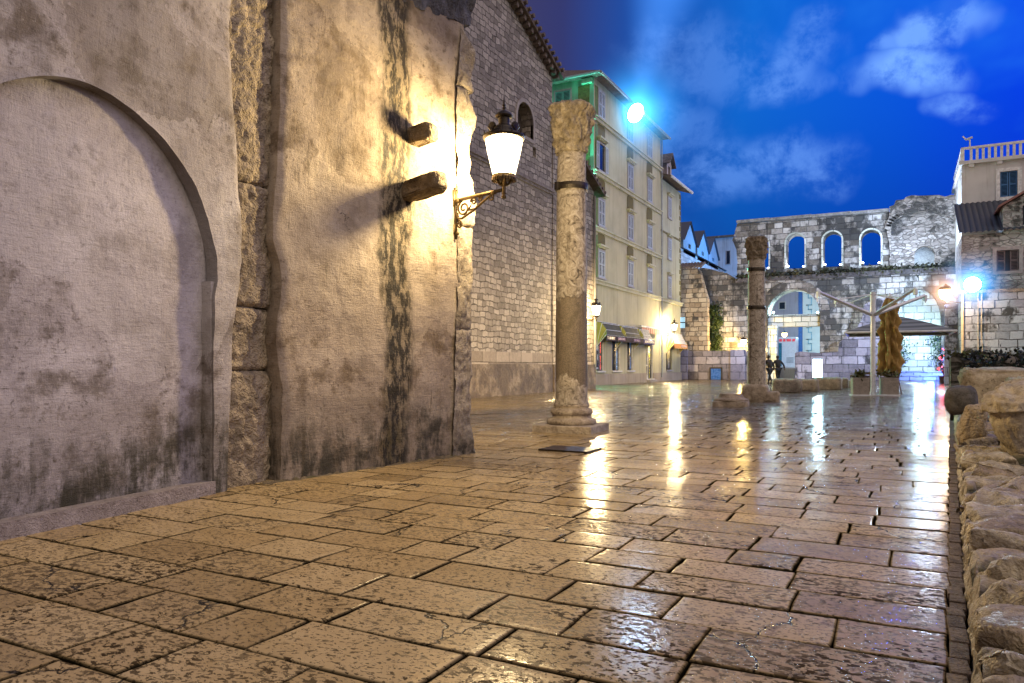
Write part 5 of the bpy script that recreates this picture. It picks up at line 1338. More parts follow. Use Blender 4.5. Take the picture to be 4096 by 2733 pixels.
# multi-armed parasol stand, its planters and the folded parasol
px0, py0 = gnd(873, 395.4)
MAST = Vector((px0, py0, 0))
t = thing('parasol_stand', 'white multi-armed parasol stand without its cloth', 'parasol', MAST, R(45) )
b = MB(); b.tube([(0, 0, .03), (0, 0, 3.05)], .085, 18); b.tube([(0, 0, 3.05), (0, 0, 3.86)], .10, 18); b.tube([(0, 0, .0), (0, 0, .14)], .13, 18); b.tube([(0, 0, 2.98), (0, 0, 3.08)], .115, 18); b.build('mast', M_WHITEMET, t, world=False)
for (dx, dy, L) in ((1, 0, 2.45), (-1, 0, 2.45), (0, 1, 1.95), (0, -1, 1.95)):
    tipz = 3.80
    b = MB(); d = Vector((dx, dy, 0))
    b.tube([d * .06 + Vector((0, 0, 3.02)), d * L + Vector((0, 0, tipz))], [.075, .058], 4); b.box(d * L + Vector((0, 0, tipz - .10)), (.10, .10, .22)); b.tube([d * (L + .02) + Vector((0, 0, tipz - .2)), d * (L + .02) + Vector((0, 0, tipz - .32))], .02, 6)
    a_ = b.build('arm', M_WHITEMET, t, world=False)
    b = MB(); b.tube([d * .05 + Vector((0, 0, 3.78)), d * L * .62 + Vector((0, 0, 3.02 + (tipz - 3.02) * .62 + .05))], .02, 6); b.build('tie_rod', M_WHITEMET, a_, world=False)
b = MB(); b.box((0, 0, .02), (.9, .9, .04), R(-45)); b.build('base_plate', M_WHITEMET, t, world=False)
def planter(px, label, seed):
    x, y = gnd(px, 395.6)
    t = thing('planter', label, 'planter', (x, y, 0), R(12), 'grey planters by the parasol stand')
    b = MB(); b.box((0, 0, .36), (.56, .56, .62)); b.build('planter_box', m_rough('grey_concrete', (.20, .175, .15), (.34, .30, .26), 2.5, chisel=.3), t, world=False, bevel=.012)
    b = MB(); b.box((0, 0, .025), (.66, .66, .05)); b.build('skid', M_WHITEMET, t, world=False)
    b = MB(); b.box((0, 0, .665), (.50, .50, .03)); b.build('soil', m_plain('soil', (.02, .015, .01), .9), t, world=False)
    leaf_mesh([(random.gauss(0, .12), random.gauss(0, .12), .72 + .12 * random.random()) for _ in range(14)], 160, .16, (.06, .06, .04), seed).build('plant', m_leaf('planter_leaf', (.03, .035, .008), (.13, .11, .03)), t, world=False)
planter(860, 'grey stone planter left of the parasol mast', 41); planter(889, 'grey stone planter right of the parasol mast', 42)
q = at(889.5, 366, 29.4)
t = thing('folded_parasol', 'folded mustard brown parasol hanging in crumpled pleats beside the white mast', 'parasol', (q.x, q.y, 0))
def fold(r, z, a):
    u = (z - .72) / 3.1
    base = (.37 - .15 * u) * min(1, max(0, 1.02 - u) * 7) ** .7 * (.72 + .28 * min(1, u * 7)) + .04
    s = (1 - 2 * abs(math.sin(a * 3.5 + math.sin(z * 3) * .5))) * .30 + (1 - 2 * abs(math.sin(a * 5 + z * 4.5))) * .14 + (1 - 2 * abs(math.sin(-a * 4 + z * 5.5))) * .10
    w = fbm(math.cos(a) * 2, math.sin(a) * 2, z * 1.8, 3) * .07 + .09 * math.sin(z * 9 + a * 3 + 2 * nz(math.cos(a) * 2, z * 2, math.sin(a) * 2))
    return base * (1 + s + w * .75)
b = MB(); b.lathe([(1, .72 + 3.15 * i / 70) for i in range(71)], 110, (0, 0, 0), 0, fold)
tt = NT('mustard_canvas'); nn = tt.noise(5, 5)
b.build('folded_cloth', tt.fin(tt.ramp(nn, [(.3, (.20, .115, .025)), (.7, (.36, .225, .06))]), .8, tt.bump(tt.noise(14, 5, .7, dist=1), .7, .03)), t, world=False, smooth=True)
b = MB(); b.tube([(0, 0, .02), (0, 0, 4.0)], .04, 10); b.box((0, 0, .04), (.7, .7, .08)); b.build('pole', M_WHITEMET, t, world=False)
b = MB(); b.lathe([(.08, 3.80), (.11, 3.84), (.05, 3.93), (.02, 3.98)], 12); b.build('finial', M_WHITEMET, t, world=False)
# folded wooden chairs leaning behind the planters
def chair(px, D, rz, label):
    q = at(px, 366, D); t = thing('folding_chair', label, 'chair', (q.x, q.y, 0), rz, 'folded chairs by the planters')
    m = m_plain('brown_slat_wood', (.10, .045, .035), .6)
    for sx in (-.2, .2):
        b = MB(); b.tube([(sx, 0, .02), (sx, .22, .95)], .018, 6); b.tube([(sx * .8, .20, .02), (sx * .8, .06, .85)], .018, 6); b.build('leg', m, t, world=False)
    b = MB()
    for i in range(4): b.box((0, .10 + .03 * i, .45 + .12 * i), (.38, .02, .06), 0, 0, .22)
    b.build('backrest', m, t, world=False)
    b = MB()
    for i in range(4): b.box((0, .17 - .02 * i, .30 + .09 * i), (.36, .02, .06), 0, 0, -.15)
    b.build('seat', m, t, world=False)
chair(898, 27.6, TH + .4, 'folded wooden chair leaning by the mustard parasol'); chair(866, 28.6, TH - .3, 'folded wooden chair leaning behind the left planter')
# big open parasol behind
q = at(898, 366, 34)
t = thing('open_parasol', 'large open grey square parasol behind the folded one', 'parasol', (q.x, q.y, 0), .02)
zt_, ze_ = 3.38, 2.62; hw = 2.15
b = MB()
for k in range(4):
    M_ = Matrix.Rotation(k * PI / 2, 3, 'Z')
    b.grid(16, 12, lambda u, v, M_=M_: M_ @ Vector(((2 * u - 1) * hw * max(.004, v), -hw * max(.004, v), zt_ - (zt_ - ze_) * v ** 1.15 - .05 * math.sin(PI * u) * v - .015 * math.sin(v * 38))))
tt = NT('striped_grey_canvas_top'); r_ = tt.sep(tt.co())[1]
b.build('canopy', tt.fin(tt.mix(tt.rng(tt.math('SINE', tt.math('MULTIPLY', r_, 13)), -.3, .3), (.075, .065, .07), (.17, .15, .16)), .8), t, world=False)
b = MB()
for k in range(4):
    M_ = Matrix.Rotation(k * PI / 2, 3, 'Z')
    b.tube([M_ @ Vector((-hw, -hw, ze_ - .03)), M_ @ Vector((hw, -hw, ze_ - .03))], .05, 6); b.tube([M_ @ Vector((hw, -hw, ze_ - .05)), M_ @ Vector((0, 0, zt_ - .1))], .02, 6)
b.build('rim', M_WHITEMET, t, world=False)
b = MB(); b.tube([(0, 0, 0), (0, 0, zt_ + .1)], .05, 10); b.build('pole', M_WHITEMET, t, world=False)

# ------------------------------------------------------------------ right: block wall, stone house, white house
BY = 47.0
bx_ = lambda px: on_y(px, 366, BY)[0]; bz_ = lambda px, py: on_y(px, py, BY)[1]
x0 = bx_(961.5)
M_BW = m_masonry('blackened_block_wall', .85, .42, [(.25, (.15, .17, .22)), (.5, (.32, .36, .46)), (.8, (.46, .51, .62))], (.05, .05, .055), .025, .10, black=.75, bscale=1, bump=1.0, blackscale=.5)
t = thing('block_wall', 'high blackened block wall under the stone house on the right', 'wall', (x0, BY, 0))
b = MB(); b.span((x0, BY, -.1), (x0 + 14, BY + 4, bz_(965, 293.5))); b.build('masonry', M_BW, t)
b = MB(); b.span((x0 - .06, BY - .12, bz_(965, 293.5)), (x0 + 14, BY + 4, bz_(965, 290.5))); b.build('coping', M_BLK, t)
b = MB(); b.span((bx_(978), BY - .05, bz_(985, 308)), (bx_(994), BY + .02, bz_(985, 300.5))); b.build('stone_tablet', m_plain('pale_tablet', (.42, .44, .5), .7), t)
b = MB(); b.tube([(x0 + .05, BY - .08, bz_(965, 291)), (x0 + .05, BY - .08, .6)], .07, 8); b.tube([(bx_(978), BY - .06, bz_(965, 292)), (bx_(978), BY - .06, 1.5)], .018, 6); b.tube([(bx_(982), BY - .06, bz_(965, 292)), (bx_(981), BY - .1, 3), (bx_(983), BY - .06, 1.4)], .018, 6); b.build('drainpipe', m_plain('yellow_pipe', (.45, .36, .25), .5), t)
b = MB(); yb_ = at(951, 360, 49).xy; b.span((bx_(947.5), BY + 3.2, -.1), (x0 + .2, BY + 4.2, bz_(955, 300))); b.build('side_return', m_masonry('blue_return', .9, .5, [(.3, (.16, .18, .3)), (.7, (.34, .38, .55))], (.03, .03, .06), .03, black=.2), t)
t = thing('stone_house', 'rubble stone house with dark tiled roof on the right', 'house', (x0, 52, 0))
SY = 52.0
sx_ = lambda px: on_y(px, 366, SY)[0]; sz_ = lambda px, py: on_y(px, py, SY)[1]
xa = sx_(961.5)
ze = sz_(975, 234.5)
M_SH = m_masonry('house_rubble', .46, .20, [(.25, (.26, .23, .24)), (.5, (.42, .38, .40)), (.85, (.56, .52, .54))], (.25, .22, .22), .02, .14, rubble=True, bump=1.0, black=.3)
wh = [(sx_(996.5), sz_(1008, 271)), (sx_(1019), sz_(1008, 271)), (sx_(1019), sz_(1008, 250)), (sx_(996.5), sz_(1008, 250))]
b = MB(); b.plate([[(xa, -.1), (xa + 13, -.1), (xa + 13, ze), (xa, ze)], wh], SY, SY + .6); b.span((xa, SY + .6, -.1), (xa + 13, SY + 6, ze - .02)); b.build('wall', M_SH, t)
b = MB(); b.span((wh[0][0] - .2, SY - .08, wh[0][1] - .18), (wh[1][0] + .2, SY + .1, wh[0][1])); b.span((wh[0][0] - .2, SY - .05, wh[2][1]), (wh[1][0] + .2, SY + .1, wh[2][1] + .2)); b.span((wh[0][0] - .2, SY - .05, wh[0][1]), (wh[0][0], SY + .1, wh[2][1])); b.span((wh[1][0], SY - .05, wh[0][1]), (wh[1][0] + .2, SY + .1, wh[2][1])); f = b.build('window', m_plain('mauve_stone_frame', (.36, .30, .32), .8), t)
def louvre(b, a, c, z0, z1, y):
    b.span((a, y, z0), (a + .06, y + .05, z1)); b.span((c - .06, y, z0), (c, y + .05, z1)); b.span((a + .06, y, z1 - .07), (c - .06, y + .05, z1)); b.span((a + .06, y, z0), (c - .06, y + .05, z0 + .07)); b.span((a + .06, y, (z0 + z1) / 2 - .04), (c - .06, y + .05, (z0 + z1) / 2 + .04))
    zz = z0 + .1
    while zz < z1 - .1: b.box(((a + c) / 2, y + .025, zz), (c - a - .12, .035, .03), 0, 0, .5); zz += .08
mm = (wh[0][0] + wh[1][0]) / 2
for a, c in ((wh[0][0] + .02, mm - .12), (mm + .12, wh[1][0] - .02)):
    b = MB(); louvre(b, a, c, wh[0][1] + .02, wh[2][1] - .02, SY + .05); b.build('shutter', m_plain('brown_shutter', (.15, .10, .11), .6), f)
b = MB(); b.span((wh[0][0], SY + .2, wh[0][1]), (wh[1][0], SY + .3, wh[2][1])); b.build('pane', M_GLASS, f)
b = MB(); zr_ = ze + 2.75
n_t = 44
b.grid(n_t * 6, 14, lambda u, v: Vector((xa - .15 + 13.3 * u, SY - .35 + 5.35 * v, ze + .03 + (zr_ - ze) * v + .075 * abs(math.sin(PI * u * n_t)) + .03 * (1 - ((v * 14) % 1.0)))))
b.build('roof', m_plain('dark_blue_grey_tile', (.045, .05, .065), .7, 0, .5, 5, .4), t)
gxa = sx_(1003)
b = MB(); b.plate([[(gxa, ze), (gxa + 3.4, ze), (gxa + 3.4, ze + 1.55), (gxa + 1.7, ze + 2.5), (gxa, ze + 1.55)], [(gxa + .95, ze + .35), (gxa + 2.4, ze + .35), (gxa + 2.4, ze + 1.5), (gxa + .95, ze + 1.5)]], SY - .02, SY + 4); d_ = b.build('dormer', M_SH, t)
b = MB(); b.span((gxa + .9, SY + .2, ze + .3), (gxa + 2.45, SY + .3, ze + 1.55)); b.build('dormer_pane', M_GLASS, d_)
b = MB(); b.add([(gxa - .25, SY - .3, ze + 1.45), (gxa + 1.7, SY - .3, ze + 2.58), (gxa + 3.65, SY - .3, ze + 1.45), (gxa - .25, SY + 4, ze + 1.45), (gxa + 1.7, SY + 4, ze + 2.58), (gxa + 3.65, SY + 4, ze + 1.45), (gxa - .25, SY - .3, ze + 1.57), (gxa + 1.7, SY - .3, ze + 2.72), (gxa + 3.65, SY - .3, ze + 1.57), (gxa - .25, SY + 4, ze + 1.57), (gxa + 1.7, SY + 4, ze + 2.72), (gxa + 3.65, SY + 4, ze + 1.57)], [(6, 7, 10, 9), (7, 8, 11, 10), (0, 3, 4, 1), (1, 4, 5, 2), (0, 1, 7, 6), (1, 2, 8, 7), (0, 6, 9, 3), (2, 5, 11, 8)]); b.build('dormer_roof', m_plain('red_edge_tile', (.22, .09, .08), .8), d_)
WY = 57.0
wx_ = lambda px: on_y(px, 366, WY)[0]; wz_ = lambda px, py: on_y(px, py, WY)[1]
xw = wx_(961.8); z0w, z1w = wz_(965, 206), wz_(965, 165)
t = thing('white_house', 'white terraced house with blue shutters behind the tiled roof', 'house', (xw, WY, 0))
wh = [(wx_(1000), wz_(1010, 196.5)), (wx_(1017.5), wz_(1010, 196.5)), (wx_(1017.5), wz_(1010, 171)), (wx_(1000), wz_(1010, 171))]
b = MB(); b.plate([[(xw, -.1), (xw + 14, -.1), (xw + 14, z1w), (xw, z1w)], wh], WY, WY + .5); b.span((xw, WY + .5, -.1), (xw + 14, WY + 9, z1w - .01)); b.build('wall', m_facade('white_render', (.62, .61, .60), (.3, .29, .27)), t)
b = MB(); q_ = .22
b.span((wh[0][0] - q_, WY - .06, wh[0][1] - q_), (wh[0][0], WY + .1, wh[2][1] + q_)); b.span((wh[1][0], WY - .06, wh[0][1] - q_), (wh[1][0] + q_, WY + .1, wh[2][1] + q_)); b.span((wh[0][0], WY - .06, wh[2][1]), (wh[1][0], WY + .1, wh[2][1] + q_)); b.span((wh[0][0], WY - .06, wh[0][1] - q_), (wh[1][0], WY + .1, wh[0][1])); f = b.build('window', m_plain('white_frame', (.7, .7, .7), .6), t)
mm = (wh[0][0] + wh[1][0]) / 2
for a, c in ((wh[0][0] + .02, mm - .02), (mm + .02, wh[1][0] - .02)):
    b = MB(); louvre(b, a, c, wh[0][1] + .02, wh[2][1] - .02, WY + .05); b.build('shutter', m_plain('blue_shutter', (.05, .16, .36), .6), f)
b = MB(); b.span((wh[0][0], WY + .2, wh[0][1]), (wh[1][0], WY + .3, wh[2][1])); b.build('pane', M_GLASS, f)
b = MB(); b.span((xw - .15, WY - .25, z1w), (xw + 14, WY + 9, z1w + .22))
xx = xw + .4
while xx < xw + 13: b.span((xx, WY - .2, z1w - .2), (xx + .28, WY, z1w)); xx += 1.55
b.build('terrace_edge', m_facade('white_edge', (.66, .66, .66), (.35, .34, .33)), t)
zr0, zr1 = z1w + .22, wz_(965, 147.5)
b = MB(); b.span((xw - .05, WY - .1, zr1 - .14), (xw + 14, WY + .08, zr1)); b.span((xw - .05, WY - .1, zr1 - .14), (xw + .12, WY + 8.8, zr1 - .002)); b.span((xw - .06, WY - .12, zr0), (xw + .14, WY + .10, zr1 - .1))
xx = xw + .45
while xx < xw + 13: b.span((xx, WY - .06, zr0), (xx + .15, WY + .05, zr1 - .14)); xx += .335
yy_ = WY + .4
while yy_ < WY + 8.5: b.span((xw - .02, yy_, zr0), (xw + .09, yy_ + .15, zr1 - .14)); yy_ += .335
b.build('balustrade', m_plain('white_railing', (.72, .72, .72), .5), t)
b = MB(); b.tube([(xw + .45, WY, zr1), (xw + .45, WY, zr1 + .45), (xw + .2, WY, zr1 + .55), (xw + .05, WY, zr1 + .75)], .05, 6); b.tube([(xw + .2, WY, zr1 + .5), (xw + .6, WY, zr1 + .62)], .07, 6); b.build('terrace_spotlight', M_WHITEMET, t)

# right lamps
fl = at(972.5, 284.5, 39.3)
floodlight(fl, (-1, 24, 0), 'blazing blue-white floodlight on top of the block wall on the right', (.62, .84, 1), 4500, R(160), 14, .42, .05)
b = MB(); b.sphere((0, 0, 0), 2.2, 14)
hz = b.build('haze', m_haze('glow_haze_small', (.08, .42, 1), 1.7, 2.2), None); hz.location = fl; tag(hz, kind='stuff')  # self-glowing volume painting a glare halo round the floodlight
gl = at(945.8, 292, 39.2)
arm_end = Vector((x0, BY - .05, bz_(960, 303))) - gl
globe_lamp('warm globe street lamp on an arm from the block wall on the right', gl, (1, .66, .36), 650, .34, 10, [(0, 0, .1), (0, 0, .42), (.05, .1, .46), tuple(arm_end * .5 + Vector((0, 0, .3))), tuple(arm_end)] if False else [(.0, 0, -.36), (.02, .02, arm_end.z), tuple(arm_end)])
b = MB(); b.sphere((0, 0, 0), 1.6, 14)
hz = b.build('haze', m_haze('glow_haze_warm', (1, .5, .25), 1.3, 1.6), None); hz.location = gl; tag(hz, kind='stuff')  # self-glowing volume painting a glare halo round the globe lamp
# unseen lights added to brighten the gate wall and the courtyard edge
light('flood_lamp', 'SPOT', fl + Vector((-.3, .35, .45)), (.52, .70, 1), 19000, .3, None, (gx(795), GY, 7.5), R(62), .5)  # extra unseen spot added beside the floodlight, aimed at the gate
light('gate_wash', 'POINT', (gx(925), GY - 4.2, ZLED + 2.2), (.58, .76, 1), 1700, .5)  # unseen light added above the ledge for the relieving arch
light('blue_fill', 'POINT', (gx(947), GY - 10.5, 2.2), (.05, .14, 1), 900, .3)  # unseen blue light added near the light string

# string of red lights on a potted shrub, glowing blue cable lights
q = at(944.5, 366, 46)
t = thing('potted_shrub', 'twiggy potted shrub strung with red fairy lights', 'potted plant', (q.x, q.y, 0))
b = MB(); b.lathe([(.20, 0), (.26, .02), (.31, .42), (.33, .44), (.33, .48), (.28, .48), (.27, .40), (.01, .40)], 18); b.build('pot', m_plain('black_pot', (.012, .010, .012), .5), t, world=False)
b = MB(); rnd = random.Random(8); tips = []
for k in range(16):
    a = rnd.uniform(0, 2 * PI); l = rnd.uniform(.8, 1.75); sp = rnd.uniform(.15, .55)
    tp = Vector((sp * math.cos(a), sp * math.sin(a), .45 + l)); tips.append(tp); b.tube([(0, 0, .4), tp * .5 + Vector((0, 0, .25)), tp], [.018, .012, .005], 5)
b.build('stem', M_DRY, t, world=False)
leaf_mesh([tuple(tp * rnd.uniform(.55, 1)) for tp in tips for _ in range(4)], 420, .13, (.10, .10, .12), 12).build('foliage', m_leaf('dark_shrub_leaf', (.006, .010, .014), (.02, .03, .03)), t, world=False)
mred = m_emit('red_fairy_light', (1, .05, .05), 9)
for k in range(26):
    u = k / 25; a = u * 15; r_ = .10 + .34 * abs(math.sin(u * 5 + 1)) * (1 - u * .6)
    b = MB(); b.sphere((r_ * math.cos(a), r_ * math.sin(a) - .12, .62 + 1.55 * u), .034, 5); b.build('fairy_light', mred, t, world=False)
light('red_glow', 'POINT', (0, -.7, .9), (1, .06, .10), 55, .3, t)
q = at(956.8, 366, 45.5)
t = thing('light_string', 'hanging string of bright blue-white lights beside the block wall', 'string lights', (q.x, q.y, 0))
b = MB(); b.tube([(0, 0, 2.75), (.02, 0, 2), (-.03, 0, 1.1), (.02, 0, .9)], .012, 5); b.build('cable', M_IRON, t, world=False)
mb_ = m_emit('blue_white_bulb', (.25, .75, 1), 9); rnd = random.Random(4)
for k in range(34):
    z_ = .95 + 1.75 * k / 33
    if 1.72 < z_ < 1.95: continue
    b = MB(); b.sphere((rnd.gauss(0, .07) + (.05 if z_ < 1.7 else -.03), rnd.gauss(0, .05), z_), .038, 5); b.build('string_bulb', mb_, t, world=False)

# ------------------------------------------------------------------ ruin wall along the right edge
def build_ruin():
    xr_w = 5.5
    t = thing('ruin_wall', 'low rough ruin of layered stones along the right edge of the paving', 'wall', (1, 8, 0))
    def top(x, y):
        u = x - edge_x(y)
        q = Vector((x * 1.05 + 9 + .35 * nz(y * .7, 4), y * 2.3 + .5 * nz(x * 1.4, y * .6), 0))
        ds, ps = mn.voronoi(q)
        edge = min(1, (ds[1] - ds[0]) * 4.2)
        c = ps[0]; h1, h2, h3 = nz(c.x * 5.1, c.y * 3.3) , nz(c.x * 2.7 + 7, c.y * 6.1), nz(c.x * 3 + 2, c.y * 4 + 8)
        q2 = Vector((x * 2.9 + 3 + .3 * nz(y * 2, 4), y * 5.2 + .3 * nz(x * 3, y), 5)); d2, p2 = mn.voronoi(q2)
        e2 = min(1, (d2[1] - d2[0]) * 5); sm = 1 if nz(c.x * 9.7, c.y * 8.1) > -.05 else 0
        rg = 1 - abs(nz(x * 2.2 + 4, y * 9 + 1.5 * nz(x * 2, y * 2)))
        h = .25 + h1 * .12 + (q.x - c.x) * h2 * .16 + (q.y - c.y) * h3 * .17 + rg * .035
        if sm: h += nz(p2[0].x * 4.1, p2[0].y * 5.3) * .07 - .05 * (1 - e2) ** 2
        edge = min(edge, e2 * .6 + .4) if sm else edge
        h = h - .17 * (1 - edge) ** 2
        h += fbm(x * 3.5, y * 5, 1, 4) * .03 + fbm(x * 11, y * 12, 3, 4) * .014
        h += .24 * min(1, max(0, (y - 6.5) / 4)) + .05 * min(1.5, u)
        h = h * .62 - .03 - .08 * math.exp(-max(0, u) / .035)
        return max(.015, h), (1 - edge) ** 1.5
    b = MB()
    Y0, Y1 = .8, 18.0; crev = []
    nu, nv = 110, 900
    def fn(u, v):
        y = Y0 * (Y1 / Y0) ** v; x = edge_x(y) + .03 + (1.9 * u ** 1.3 if u < .78 else 1.9 * .78 ** 1.3 + (u - .78) / .22 * 4)
        x += .03 * nz(y * 3.3, 2.2) * (1 - u)
        hh, cv = top(x, y); crev.append(cv); return Vector((x, y, hh))
    b.grid(nu, nv, fn)
    def sk(u, v):
        y = Y0 * (Y1 / Y0) ** v; p = fn(0, v)
        return Vector((p.x - (.035 + .02 * nz(y * 6, u * 4)) * math.sin(u * PI / 2) + .012 * nz(y * 15, u * 9), y, p.z * (1 - u) - .05 * u))
    b.grid(8, nv, sk, flip=True)
    mr = m_rough('ruin_limestone', (.15, .115, .065), (.54, .44, .31), .9, moss=.5, wet=.45, chisel=.5)
    nt_ = mr.node_tree; bs = nt_.nodes['Principled BSDF']; src = bs.inputs['Base Color'].links[0].from_socket
    a_ = nt_.nodes.new('ShaderNodeAttribute'); a_.attribute_name = 'crevice'
    rr = nt_.nodes.new('ShaderNodeValToRGB'); e = rr.color_ramp.elements; e[0].position = .12; e[0].color = (0, 0, 0, 1); e[1].position = .55; e[1].color = (1, 1, 1, 1)
    mx = nt_.nodes.new('ShaderNodeMix'); mx.data_type = 'RGBA'; mx.inputs[7].default_value = (.018, .018, .005, 1)
    nt_.links.new(a_.outputs['Fac'], rr.inputs[0]); nt_.links.new(rr.outputs[0], mx.inputs[0]); nt_.links.new(src, mx.inputs[6]); nt_.links.new(mx.outputs[2], bs.inputs['Base Color'])
    o = b.build('layered_stones', mr, t, smooth=True, recalc=False)
    at_ = o.data.attributes.new('crevice', 'FLOAT', 'POINT'); nv_ = len(o.data.vertices)
    at_.data.foreach_set('value', (crev[:(nu + 1) * (nv + 1)] + [0.0] * nv_)[:nv_])
    # broken, angular stones bedded in it, laid across the wall
    rnd = random.Random(29); ms_ = [m_rough('ruin_stone_%d' % i, a_, c_, 1.7, moss=mo, wet=.45, chisel=1.2) for i, (a_, c_, mo) in enumerate((((.13, .095, .045), (.66, .55, .35), .3), ((.10, .07, .035), (.52, .41, .24), .5), ((.17, .135, .08), (.70, .61, .44), .12)))]
    def hull_stone(d, seed):
        r2 = random.Random(seed); bm = bmesh.new()
        for _ in range(15):
            p = Vector([r2.uniform(-1, 1) for _ in range(3)]); m_ = max(abs(q) for q in p); p = p / m_ * r2.uniform(.82, 1)
            bm.verts.new((p.x * d[0] / 2, p.y * d[1] / 2, p.z * d[2] / 2))
        r = bmesh.ops.convex_hull(bm, input=bm.verts); bmesh.ops.delete(bm, geom=[v for v in bm.verts if not v.link_faces], context='VERTS')
        bmesh.ops.bevel(bm, geom=bm.edges[:], offset=.02, segments=2, affect='EDGES', profile=.5)
        bmesh.ops.triangulate(bm, faces=bm.faces[:])
        for _ in range(3):
            long_ = [e for e in bm.edges if e.calc_length() > .035]
            if long_: bmesh.ops.subdivide_edges(bm, edges=long_, cuts=1); bmesh.ops.triangulate(bm, faces=bm.faces[:])
        bm.normal_update()
        for v in bm.verts:
            n_ = mn.fractal(v.co * 5 + Vector((seed, 0, 0)), 1, 2, 3) * .018 + mn.fractal(v.co * 20 + Vector((0, seed, 0)), 1, 2, 3) * .011 - max(0, mn.noise(v.co * 7 + Vector((seed * 2, 3, 1))) - .25) * .06
            v.co += v.normal * max(-.03, min(.03, n_))
            v.co = Vector([max(-d[i] * .54, min(d[i] * .54, v.co[i])) for i in range(3)])
        me = bpy.data.meshes.new('stone'); bm.to_mesh(me); bm.free()
        me.polygons.foreach_set('use_smooth', [True] * len(me.polygons)); me.set_sharp_from_angle(angle=R(38)); return me
    y = 1.55; n_s = 0
    while y < 15.2 and n_s < 96:
        dy_ = rnd.uniform(.20, .42) * (.7 if y < 3 else 1.0); u = 0.0
        while u < (1.0 if y < 6 else 1.5) and n_s < 96:
            L = rnd.uniform(.30, .85); L = L if u > 0 else max(L, .4)
            x = edge_x(y) + .025 + u; d = (L * 1.04, dy_ * 1.12, rnd.uniform(.20, .34))
            o2 = link_mesh('wall_stone', hull_stone(d, n_s + 3), ms_[rnd.randrange(3)], t)
            zt = top(x + L / 2, y + dy_ / 2)[0]
            o2.location = Vector((x + L / 2, y + dy_ / 2, zt * .5 + rnd.uniform(.02, .09) + (.02 if y > 7 else -.03))) - Vector((1, 8, 0))
            o2.rotation_euler = (rnd.gauss(0, .16), rnd.gauss(.02, .09), rnd.gauss(0, .10 if u > 0 else .03)); u += L * rnd.uniform(.95, 1.1); n_s += 1
        y += dy_ * rnd.uniform(.95, 1.08)
    # narrow gutter line of small setts
    k = MB(); rnd = random.Random(3); y = 1.2
    while y < 17:
        L = rnd.uniform(.09, .2); x = edge_x(y) - .035
        k.box((x + rnd.uniform(-.006, .006), y + L / 2, -.012 + rnd.uniform(-.006, .006)), (.065, L - .008, .05), rnd.uniform(-.05, .05)); y += L
    k.build('sett_edging', m_rough('dark_setts', (.08, .06, .04), (.26, .2, .13), 2), t, bevel=.006)
    return t
build_ruin()
M_CAP = m_rough('pale_marble', (.22, .175, .115), (.56, .48, .36), 1.6, chisel=.7)
M_GRAN = m_rough('grey_granite', (.035, .032, .03), (.12, .112, .105), 3.0, chisel=.2)
q = at(961, 400, 9.3)
o = link_mesh('granite_drum', rock_mesh((.36, .44, .36), 61, .03, .62), M_GRAN, None, True); o.location = (q.x, q.y, .67); tag(o, 'smooth dark grey granite boulder on the edge of the ruin wall', 'boulder')
def cap_shape(q):
    z = q.z
    u = (z + .42) / .84
    k = .55 + .52 * min(1, max(0, u)) ** .8
    if u > .78: k = 1.06
    if .66 < u < .78: k *= .94
    return Vector((q.x * k, q.y * k, z))
q = at(1048, 366, 7.2)
o = link_mesh('marble_capital', rock_mesh((.98, .95, .86), 71, .06, .42, 6, 1.7, .03, cap_shape), M_CAP, None, True); o.location = (q.x, q.y, .50); o.rotation_euler = (R(4), R(-7), -.05); tag(o, 'huge broken pale marble capital, nearest block on the ruin wall', 'capital')
q = at(973, 366, 8.3)
o = link_mesh('marble_fragment', rock_mesh((.29, .42, .46), 73, .06, .5, 5, 1.8, .035, lambda q: Vector((q.x * (1.05 - .5 * (q.z + .4)), q.y, q.z))), m_rough('carved_marble', (.22, .165, .10), (.52, .43, .30), 1.3, chisel=1.4), None, True)
o.location = (q.x, q.y, .44); o.rotation_euler = (0, R(8), 0); tag(o, 'flared carved marble fragment between the granite boulder and the huge capital', 'marble fragment')
for (px, D, d, z, seed, lab) in ((1010, 12.6, (1.45, .8, .78), .66, 81, 'long flat pale marble slab behind the granite boulder'), (1048, 10.6, (1.05, .8, .60), .62, 82, 'lower pale broken slab beside the long marble slab')):
    q = at(px, 366, D); o = link_mesh('marble_slab', rock_mesh(d, seed, .035, .25, 5, 2.2, .03), M_CAP, None, True); o.location = (q.x, q.y, z); o.rotation_euler = (0, R(2), -.02); tag(o, lab, 'marble block', 'pale marble slabs on the ruin wall')
# mossy wall and hedge beyond
q = at(951, 366, 27)
t = thing('mossy_wall', 'low mossy blackened garden wall behind the marble slabs', 'wall', (q.x, q.y, 0), R(2))
b = MB(); b.grid(40, 20, lambda u, v: Vector((u * 9, fbm(u * 12, v * 3, 2, 3) * .06, 1.52 * v + .08 * nz(u * 25, 3) * v))); b.grid(40, 4, lambda u, v: Vector((u * 9, .9 * v, 1.52 + .08 * nz(u * 25, 3) + .05 * nz(u * 9, v * 3)))); b.span((0, .08, -.1), (9, .9, 1.42)); b.build('masonry', m_masonry('mossy_rubble', .5, .3, [(.25, (.06, .055, .045)), (.7, (.24, .22, .19))], (.02, .02, .012), .06, .1, rubble=True, black=.5), t, world=False)
leaf_mesh([(random.random() * 9, random.random() * .8, 1.55) for _ in range(60)], 900, .17, (.15, .2, .05), 51, droop=.3).build('moss_growth', m_leaf('moss_tuft', (.02, .03, .008), (.10, .09, .03)), t, world=False)
q = at(978, 366, 25.8)
t = thing('dry_bush', 'small dry tan bush growing in front of the mossy wall', 'bush', (q.x, q.y, .3))
